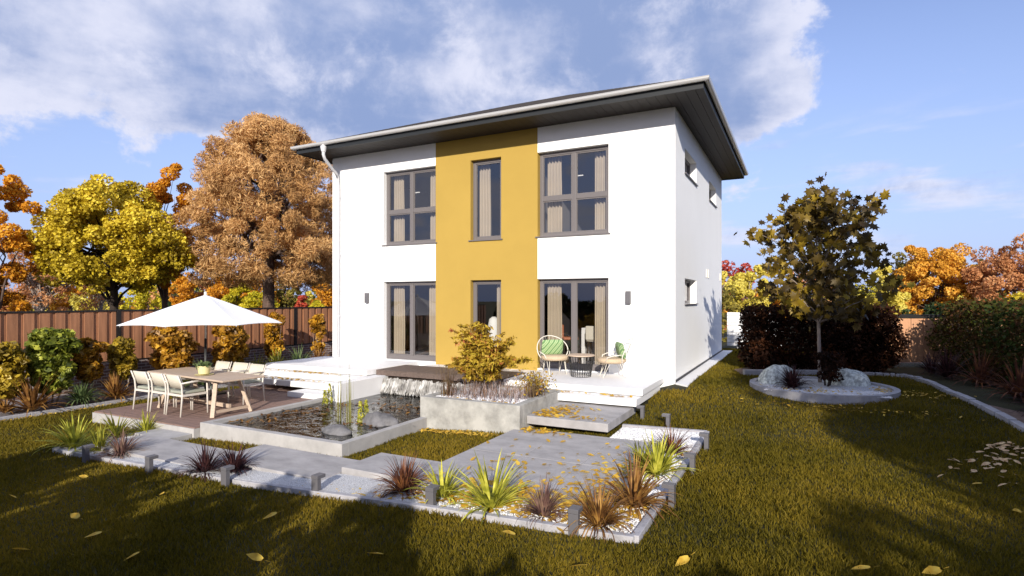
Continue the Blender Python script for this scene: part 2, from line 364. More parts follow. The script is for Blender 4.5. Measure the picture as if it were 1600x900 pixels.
# far meadow ring
mb=MB(); R0=42
for (a,b,c,d) in ((-600,-40,-600,600),(40,600,-600,600),(-40,40,45,600),(-40,40,-600,-40)):
    mb.quad((a,c,-.9),(b,c,-.9),(b,d,-.9),(a,d,-.9))
obj('meadow',mb,M['field'],kind='structure')
# left planting bed (slate mulch)
sheet('mulch_bed',-14.0,-12.08,-12,14,12,60,lambda x,y:ter(x,y)+.05+.05*sm(-12.3,-13.9,x),M['soil'],kind='structure')
sheet('mulch_bed',-12.08,-10.35,-1.6,14,10,60,lambda x,y:ter(x,y)+.06+.30*sm(-1.8,-.9,y),M['soil'],kind='structure')
# ============================================================ HOUSE
house=empty('house',(0,0,-.12),'white two-storey house with a yellow centre strip and low dark hipped roof','house')
def wallpanel(name,mt,org,ud,nd,u0,u1,z0,z1,th,holes,open_edges=()):
    """wall in the plane through org spanned by ud (horizontal) and z; nd = outward normal; real openings"""
    mb=MB(); org=Vector(org); ud=Vector(ud); nd=Vector(nd)
    P=lambda u,z,d: org+ud*u+Vector((0,0,z))-nd*d
    us=sorted({u0,u1}|{h[0] for h in holes}|{h[1] for h in holes}); zs=sorted({z0,z1}|{h[2] for h in holes}|{h[3] for h in holes})
    flip=ud.cross(Vector((0,0,1))).dot(nd)<0
    def Q(a,b,c,d,f=False):
        q=[a,b,c,d]
        if f!=flip: q.reverse()
        mb.add(q,[(0,1,2,3)])
    inh=lambda u,z: any(h[0]<u<h[1] and h[2]<z<h[3] for h in holes)
    for i in range(len(us)-1):
        for j in range(len(zs)-1):
            if inh((us[i]+us[i+1])/2,(zs[j]+zs[j+1])/2): continue
            a,b,c,d=us[i],us[i+1],zs[j],zs[j+1]
            Q(P(a,c,0),P(b,c,0),P(b,d,0),P(a,d,0)); Q(P(a,c,th),P(b,c,th),P(b,d,th),P(a,d,th),True)
    for (a,b,c,d) in holes:
        if abs(a-u0)>1e-4: Q(P(a,c,0),P(a,d,0),P(a,d,th),P(a,c,th),True)
        if abs(b-u1)>1e-4: Q(P(b,c,0),P(b,d,0),P(b,d,th),P(b,c,th))
        Q(P(a,d,0),P(b,d,0),P(b,d,th),P(a,d,th),True)
        if c>z0: Q(P(a,c,0),P(b,c,0),P(b,c,th),P(a,c,th))
    def strips(u):   # wall end, minus holes touching it
        segs=[(z0,z1)]
        for h in holes:
            if abs(h[0]-u)<1e-4 or abs(h[1]-u)<1e-4:
                ns=[]
                for s in segs:
                    if h[2]>s[0]: ns.append((s[0],min(s[1],h[2])))
                    if h[3]<s[1]: ns.append((max(s[0],h[3]),s[1]))
                segs=ns
        return segs
    for c,d in strips(u0): Q(P(u0,c,0),P(u0,d,0),P(u0,d,th),P(u0,c,th),True) if False else Q(P(u0,c,0),P(u0,c,th),P(u0,d,th),P(u0,d,0),True) if False else mb.add([P(u0,c,0),P(u0,c,th),P(u0,d,th),P(u0,d,0)],[(0,1,2,3)])
    for c,d in strips(u1): mb.add([P(u1,c,0),P(u1,c,th),P(u1,d,th),P(u1,d,0)],[(3,2,1,0)])
    return obj(name,mb,mt,house)
ZT=5.9; TH=.30
W_L=(-8.07,-6.29); W_M=(-5.2,-4.3); W_R=(-3.29,-1.5)
wallpanel('wall',M['white'],(0,0,0),(1,0,0),(0,-1,0),-10,-6.29,-.7,ZT,TH,[(W_L[0],W_L[1],.02,2.20),(W_L[0],W_L[1],3.235,5.30)])
wallpanel('centre_strip',M['yellow'],(0,0,0),(1,0,0),(0,-1,0),-6.29,-3.29,-.7,ZT,TH,[(W_M[0],W_M[1],.02,2.20),(W_M[0],W_M[1],3.235,5.31)])
wallpanel('wall',M['white'],(0,0,0),(1,0,0),(0,-1,0),-3.29,0,-.7,ZT,TH,[(W_R[0],W_R[1],.02,2.20),(W_R[0],W_R[1],3.235,5.29)])
SW=[(1.16,2.85,4.70,5.28),(5.2,6.78,4.70,5.28),(1.16,2.85,1.60,2.20)]
wallpanel('side_wall',M['white'],(0,0,0),(0,1,0),(1,0,0),TH,8.3,-.7,ZT,TH,SW)
mb=MB(); mb.box(-10,-9.7,.3,8.3,-.7,ZT); mb.box(-9.7,-.3,8.0,8.3,-.7,ZT); obj('back_wall',mb,M['white'],house)
mb=MB(); mb.box(.0,.012,.02,8.3,-.125,-.055); obj('plinth_strip',mb,M['plinth'],house)
# inside: floors, ceilings, partitions
mb=MB(); mb.box(-9.7,-.3,.3,8.0,-.1,.01); mb.box(-9.7,-.3,.3,8.0,2.70,2.95)
obj('inner_floor',mb,M['innerfloor'],house)
mb=MB(); mb.box(-9.7,-.3,.3,8.0,2.62,2.698); mb.box(-9.7,-.3,.3,8.0,5.55,5.65); obj('ceiling',mb,M['inner'],house)
mb=MB(); mb.box(-6.15,-6.05,.3,5.2,2.952,5.548); mb.box(-3.55,-3.45,.3,5.2,2.952,5.548); mb.box(-9.7,-.3,5.2,5.3,2.952,5.548)
obj('partition',mb,M['inner'],house)
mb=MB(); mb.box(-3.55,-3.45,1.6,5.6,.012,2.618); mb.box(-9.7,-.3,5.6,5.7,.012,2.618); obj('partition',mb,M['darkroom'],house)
# windows
def win(x0,x1,z0,z1,mull=True,trans=None,handle=False,sill=False,fy=.13,fw=.075,bot=None):
    e=.0035; x0+=e;x1-=e;z0+=e;z1-=e; bot=bot or fw
    fr=MB(); d0,d1=fy,fy+.07
    fr.box(x0,x0+fw,d0,d1,z0,z1); fr.box(x1-fw,x1,d0,d1,z0,z1)
    fr.box(x0+fw,x1-fw,d0,d1,z1-fw,z1); fr.box(x0+fw,x1-fw,d0,d1,z0,z0+bot)
    xm=(x0+x1)/2; zt=trans
    if mull: fr.box(xm-.05,xm+.05,d0-.006,d1+.006,z0+bot,z1-fw)
    if trans:
        segs=[(x0+fw,xm-.05),(xm+.05,x1-fw)] if mull else [(x0+fw,x1-fw)]
        for a,b in segs: fr.box(a,b,d0+.002,d1-.002,zt-.05,zt+.05)
    f=obj('window_frame',fr,M['frame'],WIN,bevel=.006); ff=f
    # slim inner sashes
    xs=[(x0+fw,xm-.05),(xm+.05,x1-fw)] if mull else [(x0+fw,x1-fw)]
    zs=[(z0+bot,zt-.05),(zt+.05,z1-fw)] if trans else [(z0+bot,z1-fw)]
    sash=MB(); sw=.028
    for a,b in xs:
        for c,d in zs:
            sash.box(a,a+sw,d0+.018,d1-.012,c,d); sash.box(b-sw,b,d0+.018,d1-.012,c,d)
            sash.box(a+sw,b-sw,d0+.018,d1-.012,c,c+sw); sash.box(a+sw,b-sw,d0+.018,d1-.012,d-sw,d)
            g=MB(); g.quad((a+sw,d0+.036,c+sw),(b-sw,d0+.036,c+sw),(b-sw,d0+.036,d-sw),(a+sw,d0+.036,d-sw)); obj('pane',g,M['glass'],WIN)
    obj('sash',sash,M['frame'],WIN)
    if handle:
        hz=(zt+z1)/2-.05; h=MB(); h.box(xm+.055,xm+.20,d1+.02,d1+.035,hz-.012,hz+.012); h.box(xm+.05,xm+.075,d1-.01,d1+.035,hz-.02,hz+.02); obj('handle',h,M['handle'],WIN)
    if sill:
        s=MB(); s.box(x0-.05,x1+.05,-.04,d0,z0-.03,z0-.004); obj('sill',s,M['frame'],WIN)
def part(name,mt=None):
    global WIN
    # a window is a part of the house; its frame, panes, sill are its sub-parts
    o=bpy.data.objects.new(name,None); COL.objects.link(o); o.parent=house; WIN=o; o.location=(0,0,.12); o['_abs']=[0.,0.,0.]
    return o
part('window'); win(*W_L,3.235,5.30,trans=4.16,handle=True,sill=True)
part('window'); win(*W_M,3.235,5.31,mull=False,sill=True)
part('window'); win(*W_R,3.235,5.29,trans=4.16,handle=True,sill=True)
part('terrace_door'); win(*W_L,.02,2.20,bot=.12)
part('terrace_door'); win(*W_M,.02,2.20,mull=False,bot=.12)
part('terrace_door'); win(*W_R,.02,2.20,bot=.12)
for (a,b,c,d) in SW:
    part('window'); x=-.16; fr=MB(); fw=.07; e=.003
    fr.box(x-.07,x,a+e,a+fw,c+e,d-e); fr.box(x-.07,x,b-fw,b-e,c+e,d-e); fr.box(x-.07,x,a+fw,b-fw,c+e,c+fw); fr.box(x-.07,x,a+fw,b-fw,d-fw,d-e)
    obj('window_frame',fr,M['frame'],WIN)
    g=MB(); g.quad((x-.035,a+fw,c+fw),(x-.035,b-fw,c+fw),(x-.035,b-fw,d-fw),(x-.035,a+fw,d-fw)); obj('pane',g,M['glass'],WIN)
    s=MB(); s.box(x,.05,a-.04,b+.04,c-.028,c+.0); 
    s=MB(); s.box(x,.045,a-.03,b+.03,c-.026,c-.003); obj('sill',s,M['frame'],WIN)
# wall vents on the side
for (y,z) in ((4.60,2.34),(4.95,2.34),(7.75,2.34)):
    v=MB(); v.box(.0,.03,y,y+.10,z,z+.24); obj('wall_vent',v,M['cream'],house,bevel=.005)
# wall lamps
for x in (-8.64,-1.03):
    v=MB(); v.box(x-.055,x+.055,-.09,-.0,1.60,1.89); o=obj('wall_lamp',v,M['bollard'],house,bevel=.006)
# roof
EX0,EX1,EY0,EY1=-10.45,.70,-.90,8.42
mb=MB(); x=EX0
while x<EX1-.01: mb.box(x+.003,min(x+.197,EX1),EY0,EY1,5.902,5.93); x+=.2
mb.box(EX0,EX1,EY0,EY1,5.932,5.95); obj('soffit',mb,M['soffit'],house)
mb=MB()
mb.box(EX0-.02,EX1+.02,EY0-.022,EY0-.002,5.88,6.04); mb.box(EX0-.02,EX1+.02,EY1+.002,EY1+.022,5.88,6.04)
mb.box(EX1+.002,EX1+.022,EY0-.0,EY1,5.88,6.04); mb.box(EX0-.022,EX0-.002,EY0,EY1,5.88,6.04)
obj('fascia',mb,M['fascia'],house)
def ringsweep(prof,x0,x1,y0,y1):
    """profile (outward offset, z) swept round a rectangle with mitred corners"""
    mb=MB(); vs=[]
    for o,z in prof: vs+=[(x0-o,y0-o,z),(x1+o,y0-o,z),(x1+o,y1+o,z),(x0-o,y1+o,z)]
    n=len(prof); fs=[]
    for i in range(n-1):
        for j in range(4): fs.append((i*4+j,i*4+(j+1)%4,(i+1)*4+(j+1)%4,(i+1)*4+j))
    return mb.add(vs,fs)
gp=[(.024,6.075)]+[(.085-.06*math.cos(t),6.055-.065*math.sin(t)) for t in np.linspace(0,math.pi,9)]+[(.150,6.068),(.143,6.075),(.138,6.06)]
gp+= [(.085+.052*math.cos(t),6.05-.055*math.sin(t)) for t in np.linspace(0,math.pi,7)]
obj('gutter',ringsweep(gp,EX0,EX1,EY0,EY1),M['gutter'],house,smooth=False)
# hipped roof laid in stepped courses of tiles
pit=math.tan(math.radians(22.3)); N_=30; half=(EY1-EY0)/2+.05
mb=MB(); step=half/N_
def rect(o,z): return [(EX0-.05+o,EY0-.05+o,z),(EX1+.05-o,EY0-.05+o,z),(EX1+.05-o,EY1+.05-o,z),(EX0-.05+o,EY1+.05-o,z)]
for i in range(N_):
    o0=i*step; o1=(i+1)*step; z0=6.085+o0*pit+.016; z1=6.085+o1*pit-.004
    a=rect(o0,z0-.03); b=rect(o0,z0); c=rect(min(o1,half-.001),z1)
    mb.add(a+b+c,[(j,(j+1)%4,4+(j+1)%4,4+j) for j in range(4)]+[(4+j,4+(j+1)%4,8+(j+1)%4,8+j) for j in range(4)])
roof=obj('roof',mb,M['tile'],house)
# hip tiles on the front hips (overlapping half-round caps)
for sx,(cx) in ():
    for k in range(26):
        o0=k*.18; p=Vector((cx+sx*o0,EY0-.05+o0,6.10+o0*pit)); q=Vector((cx+sx*(o0+.2),EY0-.05+o0+.2,6.10+(o0+.2)*pit))
        if k==0: mbh=MB()
        mbh.tube([p+Vector((0,0,.015)),q],[.085,.06],6)
    obj('hip_tile_row',mbh,M['tile'],roof) if False else None
    hh=MB(); hh.v=mbh.v; hh.f=mbh.f; o=obj('hip_ridge',hh,M['tile'],house)
# downpipe at the left front corner
dp=MB(); dp.tube([(-9.37,-.98,6.0),(-9.37,-.98,5.72),(-9.38,-.92,5.62),(-9.66,-.20,5.38),(-9.70,-.09,5.28),(-9.70,-.075,5.0),(-9.70,-.075,.0)],.045,10)
dpo=obj('downpipe',dp,M['pipe'],house,smooth=True)
dc=MB(); dc.lathe([(.05,0),(.06,.01),(.085,.12),(.085,.16),(.05,.17)],(-9.37,-.98,5.80),14); 
obj('pipe_collar',dc,M['pipe'],house)
for z in (1.2,3.0,4.7):
    dc=MB(); dc.lathe([(.046,0),(.056,.0),(.056,.03),(.046,.03)],(-9.70,-.075,z),12); obj('pipe_collar',dc,M['pipe'],house)

# gravel margin strip and its kerb down the sunny side
mb=MB(); mb.prism([(.016,-.05),(.30,-.25),(.34,8.6),(.016,8.6)],lambda x,y:ter(x,y)-.2,lambda x,y:max(float(ter(x,y)),-.16)+.03); obj('gravel_margin',mb,M['slabw'],kind='structure')
# curtains: hanging cloth is a thing of its own
def curtain(x0,x1,z0,z1,label,grp='beige curtains behind the windows',y=.36,seed=0):
    r=np.random.default_rng(seed); n=44; V=[];F=[]
    for j,z in enumerate(np.linspace(z0,z1,6)):
        for i in range(n):
            t=i/(n-1); V.append((x0+(x1-x0)*t*(1+.03*math.sin(j))-0, y+.035*math.sin(t*math.pi*2*(x1-x0)/.085+.3*j*.2)+.008*r.normal()*0, z))
    for j in range(5):
        for i in range(n-1): F.append((j*n+i,j*n+i+1,(j+1)*n+i+1,(j+1)*n+i))
    o=npobj('curtain',np.array(V),np.array(F),M['curtain'],None,smooth=True)
    tag(o,label,'curtain',grp)
cu=[(-7.99,-7.60,3.0,5.42,'left curtain of the upper window above the left terrace'),(-6.72,-6.27,3.0,5.42,'right curtain of the upper window above the left terrace'),
 (-5.14,-4.80,3.0,5.42,'curtain in the narrow upper window of the yellow strip'),
 (-3.18,-2.78,3.0,5.42,'left curtain of the upper window right of the yellow strip'),(-1.95,-1.47,3.0,5.42,'right curtain of the upper window right of the yellow strip'),
 (-7.99,-7.62,.03,2.6,'left curtain behind the left terrace door'),(-6.76,-6.27,.03,2.6,'right curtain behind the left terrace door'),
 (-4.62,-4.30,.03,2.6,'pale curtain at the narrow door of the yellow strip'),
 (-3.18,-2.80,.03,2.6,'left curtain behind the terrace door by the wicker chair'),(-1.95,-1.47,.03,2.6,'right curtain behind the terrace door by the bar stool')]
for i,c in enumerate(cu): curtain(c[0],c[1],c[2],c[3],c[4],seed=i)
# indoor things seen through the doors
isl=empty('kitchen_island',(-2.2,2.2,.01),'white kitchen island seen through the right terrace door','kitchen island')
mb=MB(); mb.box(-2.72,-1.2,1.55,2.35,.90,.95); obj('worktop',mb,M['slabw'],isl,bevel=.005)
mb=MB(); mb.box(-2.72,-2.62,1.55,2.35,.012,.899); mb.box(-2.62,-1.2,2.0,2.3,.012,.899); obj('base_cabinet',mb,M['slabw'],isl)
def stool(loc,lab,mt,rz,name='bar_stool'):
    t=empty(name,loc,lab,'bar stool','bar stools in the kitchen',rz); 
    mb=MB(); mb.box(-.21,.21,-.2,.2,.62,.70); obj('seat',mb,mt,t,bevel=.03,local=True)
    mb=MB(); mb.box(-.22,.22,-.25,-.18,.66,1.02); obj('backrest',mb,mt,t,bevel=.03,local=True)
    for sx in (-1,1):
        for sy in (-1,1):
            mb=MB(); mb.bar((sx*.2,sy*.2,0),(sx*.16,sy*.15,.62),.03); obj('leg',mb,M['barkd'],t,local=True)
    mb=MB()
    for sx in (-1,1): mb.bar((sx*.18,-.19,.25),(sx*.18,.19,.25),.02)
    mb.bar((-.18,-.18,.25),(.18,-.18,.25),.02); mb.bar((-.18,.18,.25),(.18,.18,.25),.02); obj('footrest',mb,M['barkd'],t,local=True)
    return t
stool((-2.22,1.25,.012),'beige bar stool with dark legs in front of the kitchen island',mat('beige_upholstery',(.6,.56,.48),.9),.1)
M['terra']=mat('orange_leather',(.40,.14,.07),.5,.1,5)
stool((-3.0,1.5,.012),'orange leather bar stool behind the wicker chair, inside the door',M['terra'],-1.2)
sofa=empty('sofa',(-7.2,3.1,.01),'dark grey sofa inside the left terrace door','sofa')
mb=MB(); mb.box(-8.2,-6.3,2.7,3.5,.1,.45); obj('seat',mb,M['bollard'],sofa,bevel=.04)
mb=MB(); mb.box(-8.2,-6.3,3.35,3.6,.45,.9); obj('backrest',mb,M['bollard'],sofa,bevel=.04)
ct=empty('coffee_table',(-6.75,1.3,.01),'small round cream table inside the left terrace door','table')
mb=MB(); mb.lathe([(.30,0),(.32,.01),(.32,.035),(.30,.04)],(-6.75,1.3,.38),28); obj('tabletop',mb,M['cream'],ct)
mb=MB(); mb.lathe([(.16,0),(.03,.03),(.03,.37),(.1,.378)],(-6.75,1.3,.012),16); obj('pedestal',mb,M['cream'],ct)
pl=empty('pendant_lamp',(-4.55,1.4,5.55),'small white globe pendant lamp in the narrow upper window','lamp')
mb=MB(); mb.tube([(-4.55,1.4,5.548),(-4.55,1.4,4.95)],.006,5); obj('cord',mb,M['blackm'],pl)
mb=MB(); mb.lathe([(.01,-.08),(.05,-.065),(.08,0),(.05,.065),(.01,.08)],(-4.55,1.4,4.88),16); obj('lamp_shade',mb,M['white'],pl,smooth=True)
fl=empty('floor_vase',(-5.03,.95,.01),'tall white rounded vase inside the narrow door','vase')
mb=MB(); mb.lathe([(.08,0),(.12,.05),(.15,.5),(.17,.95),(.13,1.15),(.05,1.22)],(-5.03,.95,.012),20); obj('vase_body',mb,M['white'],fl,smooth=True)
# ============================================================ TERRACES, STEPS, BRIDGE
def slab(name,x0,x1,y0,y1,z0,z1,mt,label,cat,group=None,bev=.008):
    mb=MB(); mb.box(x0,x1,y0,y1,z0,z1); return obj(name,mb,M[mt],bevel=bev,label=label,cat=cat,group=group)
g='white terrace slabs and steps'
slab('terrace_slab',-10.3,-6.82,-2.12,-.004,-.125,0,'slabw','wide white terrace slab under the left terrace door','terrace',g)
slab('terrace_slab',-3.2,-.23,-1.95,-.004,-.125,0,'slabw','white terrace slab carrying the two wicker chairs','terrace',g)
slab('terrace_step',-10.3,-6.84,-2.42,-.4,-.27,-.14,'slabw','topmost white step below the wide left terrace','step',g)
slab('terrace_step',-9.9,-6.84,-2.78,-.8,-.42,-.285,'slabw','middle white step of the left terrace','step',g)
slab('terrace_step',-8.2,-7.02,-3.25,-1.6,-.57,-.44,'slabw','lowest short white step beside the wooden deck','step',g)
slab('terrace_step',-3.0,-.26,-2.3,-.3,-.275,-.14,'slabw','white step under the chair terrace, above the grey platform','step',g)
slab('terrace_wall',-6.83,-6.50,-3.30,-1.2,-.75,-.135,'slabw','white pillar wall closing the steps beside the waterfall','wall')
slab('platform_step',-1.80,-.35,-3.74,-2.0,-.45,-.31,'paving','floating grey stone platform between planter and white step','step')
# supports under floating slabs
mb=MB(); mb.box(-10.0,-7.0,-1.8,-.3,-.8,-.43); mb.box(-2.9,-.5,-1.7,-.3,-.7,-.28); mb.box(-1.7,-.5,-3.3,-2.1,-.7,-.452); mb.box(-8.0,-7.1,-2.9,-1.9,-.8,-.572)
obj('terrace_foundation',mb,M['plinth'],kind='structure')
slab('flagstone',-6.4,-3.25,-.62,-.005,-.16,-.035,'slabw','white stone strip between wooden bridge and yellow wall','paving')
br=empty('wooden_bridge',(-5,-1.2,-.14),'flat brown plank bridge over the waterfall between the terraces','bridge')
mb=MB(); mb.box(-6.78,-3.22,-1.82,-.66,-.135,-.03); obj('bridge_frame',mb,M['bridgew'],br,bevel=.004)
mb=MB(); x=-6.78
while x<-3.3: mb.box(x+.004,x+.136,-1.822,-.658,-.03,-.008); x+=.14
obj('planking',mb,M['bridgew'],br,bevel=.003)
# wood deck
dk=empty('wooden_deck',(-8.8,-5,-.8),'low brown wooden deck with pale concrete edge under the dining table','deck')
mb=MB(); y=-6.26
while y<-1.7: mb.box(-10.25,-7.06,y+.003,min(y+.137,-1.7),-.572,-.55); y+=.14
obj('decking',mb,M['deckw'],dk)
mb=MB(); mb.box(-10.27,-7.055,-6.28,-1.68,-.95,-.573); obj('deck_edge',mb,M['concrete'],dk)
slab('step_block',-8.05,-7.10,-6.72,-6.285,-.9,-.655,'concrete','low concrete step block against the front of the deck','step')
# pond
pond=empty('pond_basin',(-5.2,-5,-.75),'raised rectangular concrete pond basin with flat rim beside the deck','pond')
PX0,PX1,PY0,PY1=-7.05,-3.72,-6.17,-3.3
mb=MB(); w=.13
mb.box(PX0,PX1,PY0,PY0+w,-.9,-.475); mb.box(PX0,PX0+w,PY0+w,PY1,-.9,-.475); mb.box(PX1-w,PX1,PY0+w,-4.005,-.9,-.475)
obj('basin_wall',mb,M['concrete'],pond,bevel=.006)
mb=MB(); mb.box(PX0+w,PX1-w,PY0+w,-1.9,-.95,-.86); obj('basin_floor',mb,M['barkd'],pond)
mb=MB(); mb.quad((PX0+w,PY0+w,-.545),(PX1-w,PY0+w,-.545),(PX1-w,-1.9,-.545),(PX0+w,-1.9,-.545)); obj('pond_water',mb,M['water'],kind='structure')
# waterfall under the bridge
wf=empty('waterfall',(-5.2,-1.9,-.54),'white curtain of falling water under the wooden bridge','waterfall')
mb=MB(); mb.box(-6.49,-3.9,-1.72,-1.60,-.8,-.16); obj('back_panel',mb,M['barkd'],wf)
V=[];F=[]; rg=np.random.default_rng(5)
for i in range(1300):
    x=rg.uniform(-6.48,-3.9); cl=.5+.5*math.sin(x*9)*math.sin(x*23+1); z1=-.15-.09*rg.uniform()-.05*cl; z0=-.545+rg.uniform(0,.12); wd=rg.uniform(.004,.013); y0=-1.84-rg.uniform(0,.08); y1=y0-rg.uniform(.02,.16); dx=rg.normal()*.022; k=len(V)
    V+=[(x-wd,y0,z1),(x+wd,y0,z1),(x+dx+wd*1.2,(y0*.45+y1*.55),(z0*.6+z1*.4)),(x+dx-wd*1.2,(y0*.45+y1*.55),(z0*.6+z1*.4)),(x+dx*1.6-wd*.4,y1,z0),(x+dx*1.6+wd*.4,y1,z0)]
    F+=[(k,k+1,k+2,k+3),(k+3,k+2,k+5,k+4)]
npobj('water_strands',np.array(V),np.array(F),M['fall'],wf)
# planter
plr=empty('planter_box',(-2.8,-3.1,-.75),'large raised concrete planter with bronze shrub between pond and platform','planter')
mb=MB(); a0,a1,b0,b1=-3.87,-1.81,-4.0,-2.15; w=.15
mb.box(a0,a1,b0,b0+w,-.95,-.10); mb.box(a0,a1,b1-w,b1,-.95,-.10); mb.box(a0,a0+w,b0+w,b1-w,-.95,-.10); mb.box(a1-w,a1,b0+w,b1-w,-.95,-.10)
obj('planter_wall',mb,M['concrete2'],plr,bevel=.006)
mb=MB(); mb.box(a0+w,a1-w,b0+w,b1-w,-.5,-.135); obj('planter_fill',mb,M['gravelb'],plr)
# paving
g='grey stone slabs of the garden path'
px0,px1,py0,py1=-1.93,.66,-6.98,-3.82
xs=[px0,-1.07,-.20,px1]; ys=[py0,-5.4,py1]
for i in range(3):
    for j in range(2):
        lab=[['front-left paving slab beside the lawn triangle','back-left paving slab beside the planter corner'],['front middle paving slab strewn with yellow leaves','back middle paving slab below the grey platform'],['front-right paving slab behind the orange flaxes','back-right paving slab beside the lone bollard light']][i][j]
        slab('paving_slab',xs[i]+.003,xs[i+1]-.003,ys[j]+.003,ys[j+1]-.003,-.60,-.505,'paving',lab,'paving slab',g,.004)
slab('paving_slab',-2.98,-1.926,-6.95,-6.15,-.68,-.509,'paving','raised grey slab between the square paving and the longer path slab','paving slab',g)
slab('paving_slab',-5.1,-2.986,-7.3,-6.42,-.74,-.575,'paving','long grey path slab in front of the pond corner','paving slab',g)
slab('paving_slab',-7.75,-5.106,-7.52,-6.70,-.82,-.65,'paving','lowest grey path slab leading to the step block of the deck','paving slab',g)
# gravel bed with kerb
KL,KC,KR,KB=(-8.35,-7.78),(1.08,-7.52),(1.08,-3.02),(-.33,-2.96)
mb=MB(); mb.prism([KL,KC,(1.08,-7.0),(-8.5,-6.95)],lambda x,y:ter(x,y)-.2,lambda x,y:ter(x,y)+.028)
mb.prism([(-8.5,-6.95),(-7.76,-6.95),(-7.76,-6.5),(-8.5,-6.5)],lambda x,y:ter(x,y)-.2,lambda x,y:ter(x,y)+.028)
mb.prism([(-.3,-3.81),(.67,-3.81),(.67,-7.0),(1.08,-7.0),KR,KB],lambda x,y:ter(x,y)-.2,lambda x,y:ter(x,y)+.028)
obj('gravel_bed',mb,M['gravelb'],kind='structure')
def kerb(pts,w,h,label,mt='kerbm',seg=1.0,gap=.008,name='kerb',below=.15,cat='kerb',jit=0):
    """edging laid as separate stones inside one mesh"""
    mb=MB()
    for a,b in zip(pts[:-1],pts[1:]):
        L=math.dist(a,b); n=max(1,round(L/seg)); dx,dy=(b[0]-a[0])/L,(b[1]-a[1])/L; nx,ny=-dy*w/2,dx*w/2
        for i in range(n):
            s0=L*i/n+gap/2; s1=L*(i+1)/n-gap/2; j=random.uniform(-jit,jit)
            p=(a[0]+dx*s0,a[1]+dy*s0); q=(a[0]+dx*s1,a[1]+dy*s1)
            poly=[(p[0]-nx,p[1]-ny),(q[0]-nx,q[1]-ny),(q[0]+nx,q[1]+ny),(p[0]+nx,p[1]+ny)]
            cr=lambda x,y,j=j: ter(x,y)+h+j
            mb.prism(poly,lambda x,y:ter(x,y)-below,cr)
    return obj(name,mb,M[mt],bevel=.008,label=label,cat=cat)
kerb([(KL[0]-.03,-6.9),KL,KC,KR,KB],.075,.07,'thin pale concrete kerb round the white gravel bed',seg=1.0,gap=.005)
kerb([(-12.08,-12.5),(-12.08,-1.62),(-10.36,-1.62)],.09,.09,'long low concrete kerb between lawn and left shrub bed',seg=1.0)
def smoothpoly(pts,k=6):
    out=[]; P=[Vector((*p,0)) for p in pts]
    for i in range(len(P)-1):
        p0=P[max(i-1,0)];p1=P[i];p2=P[i+1];p3=P[min(i+2,len(P)-1)]
        for j in range(k):
            t=j/k; q=.5*((2*p1)+(-p0+p2)*t+(2*p0-5*p1+4*p2-p3)*t*t+(-p0+3*p1-3*p2+p3)*t**3); out.append((q.x,q.y))
    out.append(pts[-1]); return out
RK=smoothpoly([(5.95,-5.5),(5.75,-3.6),(5.45,-1.6),(5.05,.3),(4.88,2.2),(4.62,3.2),(4.0,3.25),(2.8,2.72)],5)
kerb(RK,.12,.085,'curved edging of short pale log-like stones before the right hedge',seg=.42,gap=.035,jit=.012)
kerb([(1.22,1.98),(2.8,2.70)],.14,.14,'pale concrete kerb in front of the dark red hedge',seg=.9)
# right bed soil
mb=MB(); pr=RK+[(2.8,2.75),(1.2,2.0),(.9,3.0),(3.2,7.5),(9.0,8.5),(9.0,-5.5)]
mb.prism(pr,lambda x,y:ter(x,y)-.2,lambda x,y:ter(x,y)+.02); obj('planting_bed',mb,mat('brown_bed_soil',(.17,.115,.09),.95,.35,8,.6,40),kind='structure')
# round bed
RC=(2.80,.52); RR=1.34
def ring(c,r0,r1,z0,z1,n=56,sq=1.0):
    mb=MB()
    for i in range(n):
        a=2*math.pi*i/n; b=2*math.pi*(i+1)/n
        poly=[(c[0]+r0*math.cos(a),c[1]+r0*sq*math.sin(a)),(c[0]+r1*math.cos(a),c[1]+r1*sq*math.sin(a)),(c[0]+r1*math.cos(b),c[1]+r1*sq*math.sin(b)),(c[0]+r0*math.cos(b),c[1]+r0*sq*math.sin(b))]
        mb.prism(poly,z0,z1)
    return mb
obj('round_kerb',ring(RC,RR-.11,RR,-.5,-.035),M['kerbm'],label='round pale concrete kerb ringing the maple and boulders',cat='kerb')
mb=MB(); mb.prism([(RC[0]+(RR-.1)*math.cos(t),RC[1]+(RR-.1)*math.sin(t)) for t in np.linspace(0,2*math.pi,33)[:-1]],-.4,-.075); obj('round_gravel_bed',mb,M['gravelb'],kind='structure')
def boulder(name,c,R,label,mt,seed,cat='boulder',sub=4,amp=.16,group=None):
    import bmesh; bm=bmesh.new(); bmesh.ops.create_icosphere(bm,subdivisions=sub,radius=1); rg=np.random.default_rng(seed); k=rg.normal(size=(7,3))*1.7; ph=rg.uniform(0,6,7)
    for v in bm.verts:
        p=np.array(v.co); f=1+sum(amp/(1+.6*i)*math.sin(float(k[i]@p)*(1+.5*i)+ph[i]) for i in range(7))*.7
        v.co=Vector((p[0]*f*R[0],p[1]*f*R[1],p[2]*f*R[2]))
    me=bpy.data.meshes.new(name); bm.to_mesh(me); bm.free(); me.polygons.foreach_set('use_smooth',[True]*len(me.polygons)); me.materials.append(M[mt]); o=bpy.data.objects.new(name,me); o.location=c; COL.objects.link(o); return tag(o,label,cat,group)
bx,by,_=gnd(1230,606); b=boulder('boulder',(bx-.18,by+.38,-.12),(.40,.34,.42),'pale speckled boulder behind the dark yucca in the round bed','boulder',3,amp=.07)
bx,by,_=gnd(1330,606); b=boulder('boulder',(bx-.02,by+.26,-.12),(.46,.36,.38),'larger pale speckled boulder right of the maple trunk','boulder',8,amp=.07)
b.rotation_euler=(0,.18,.5)
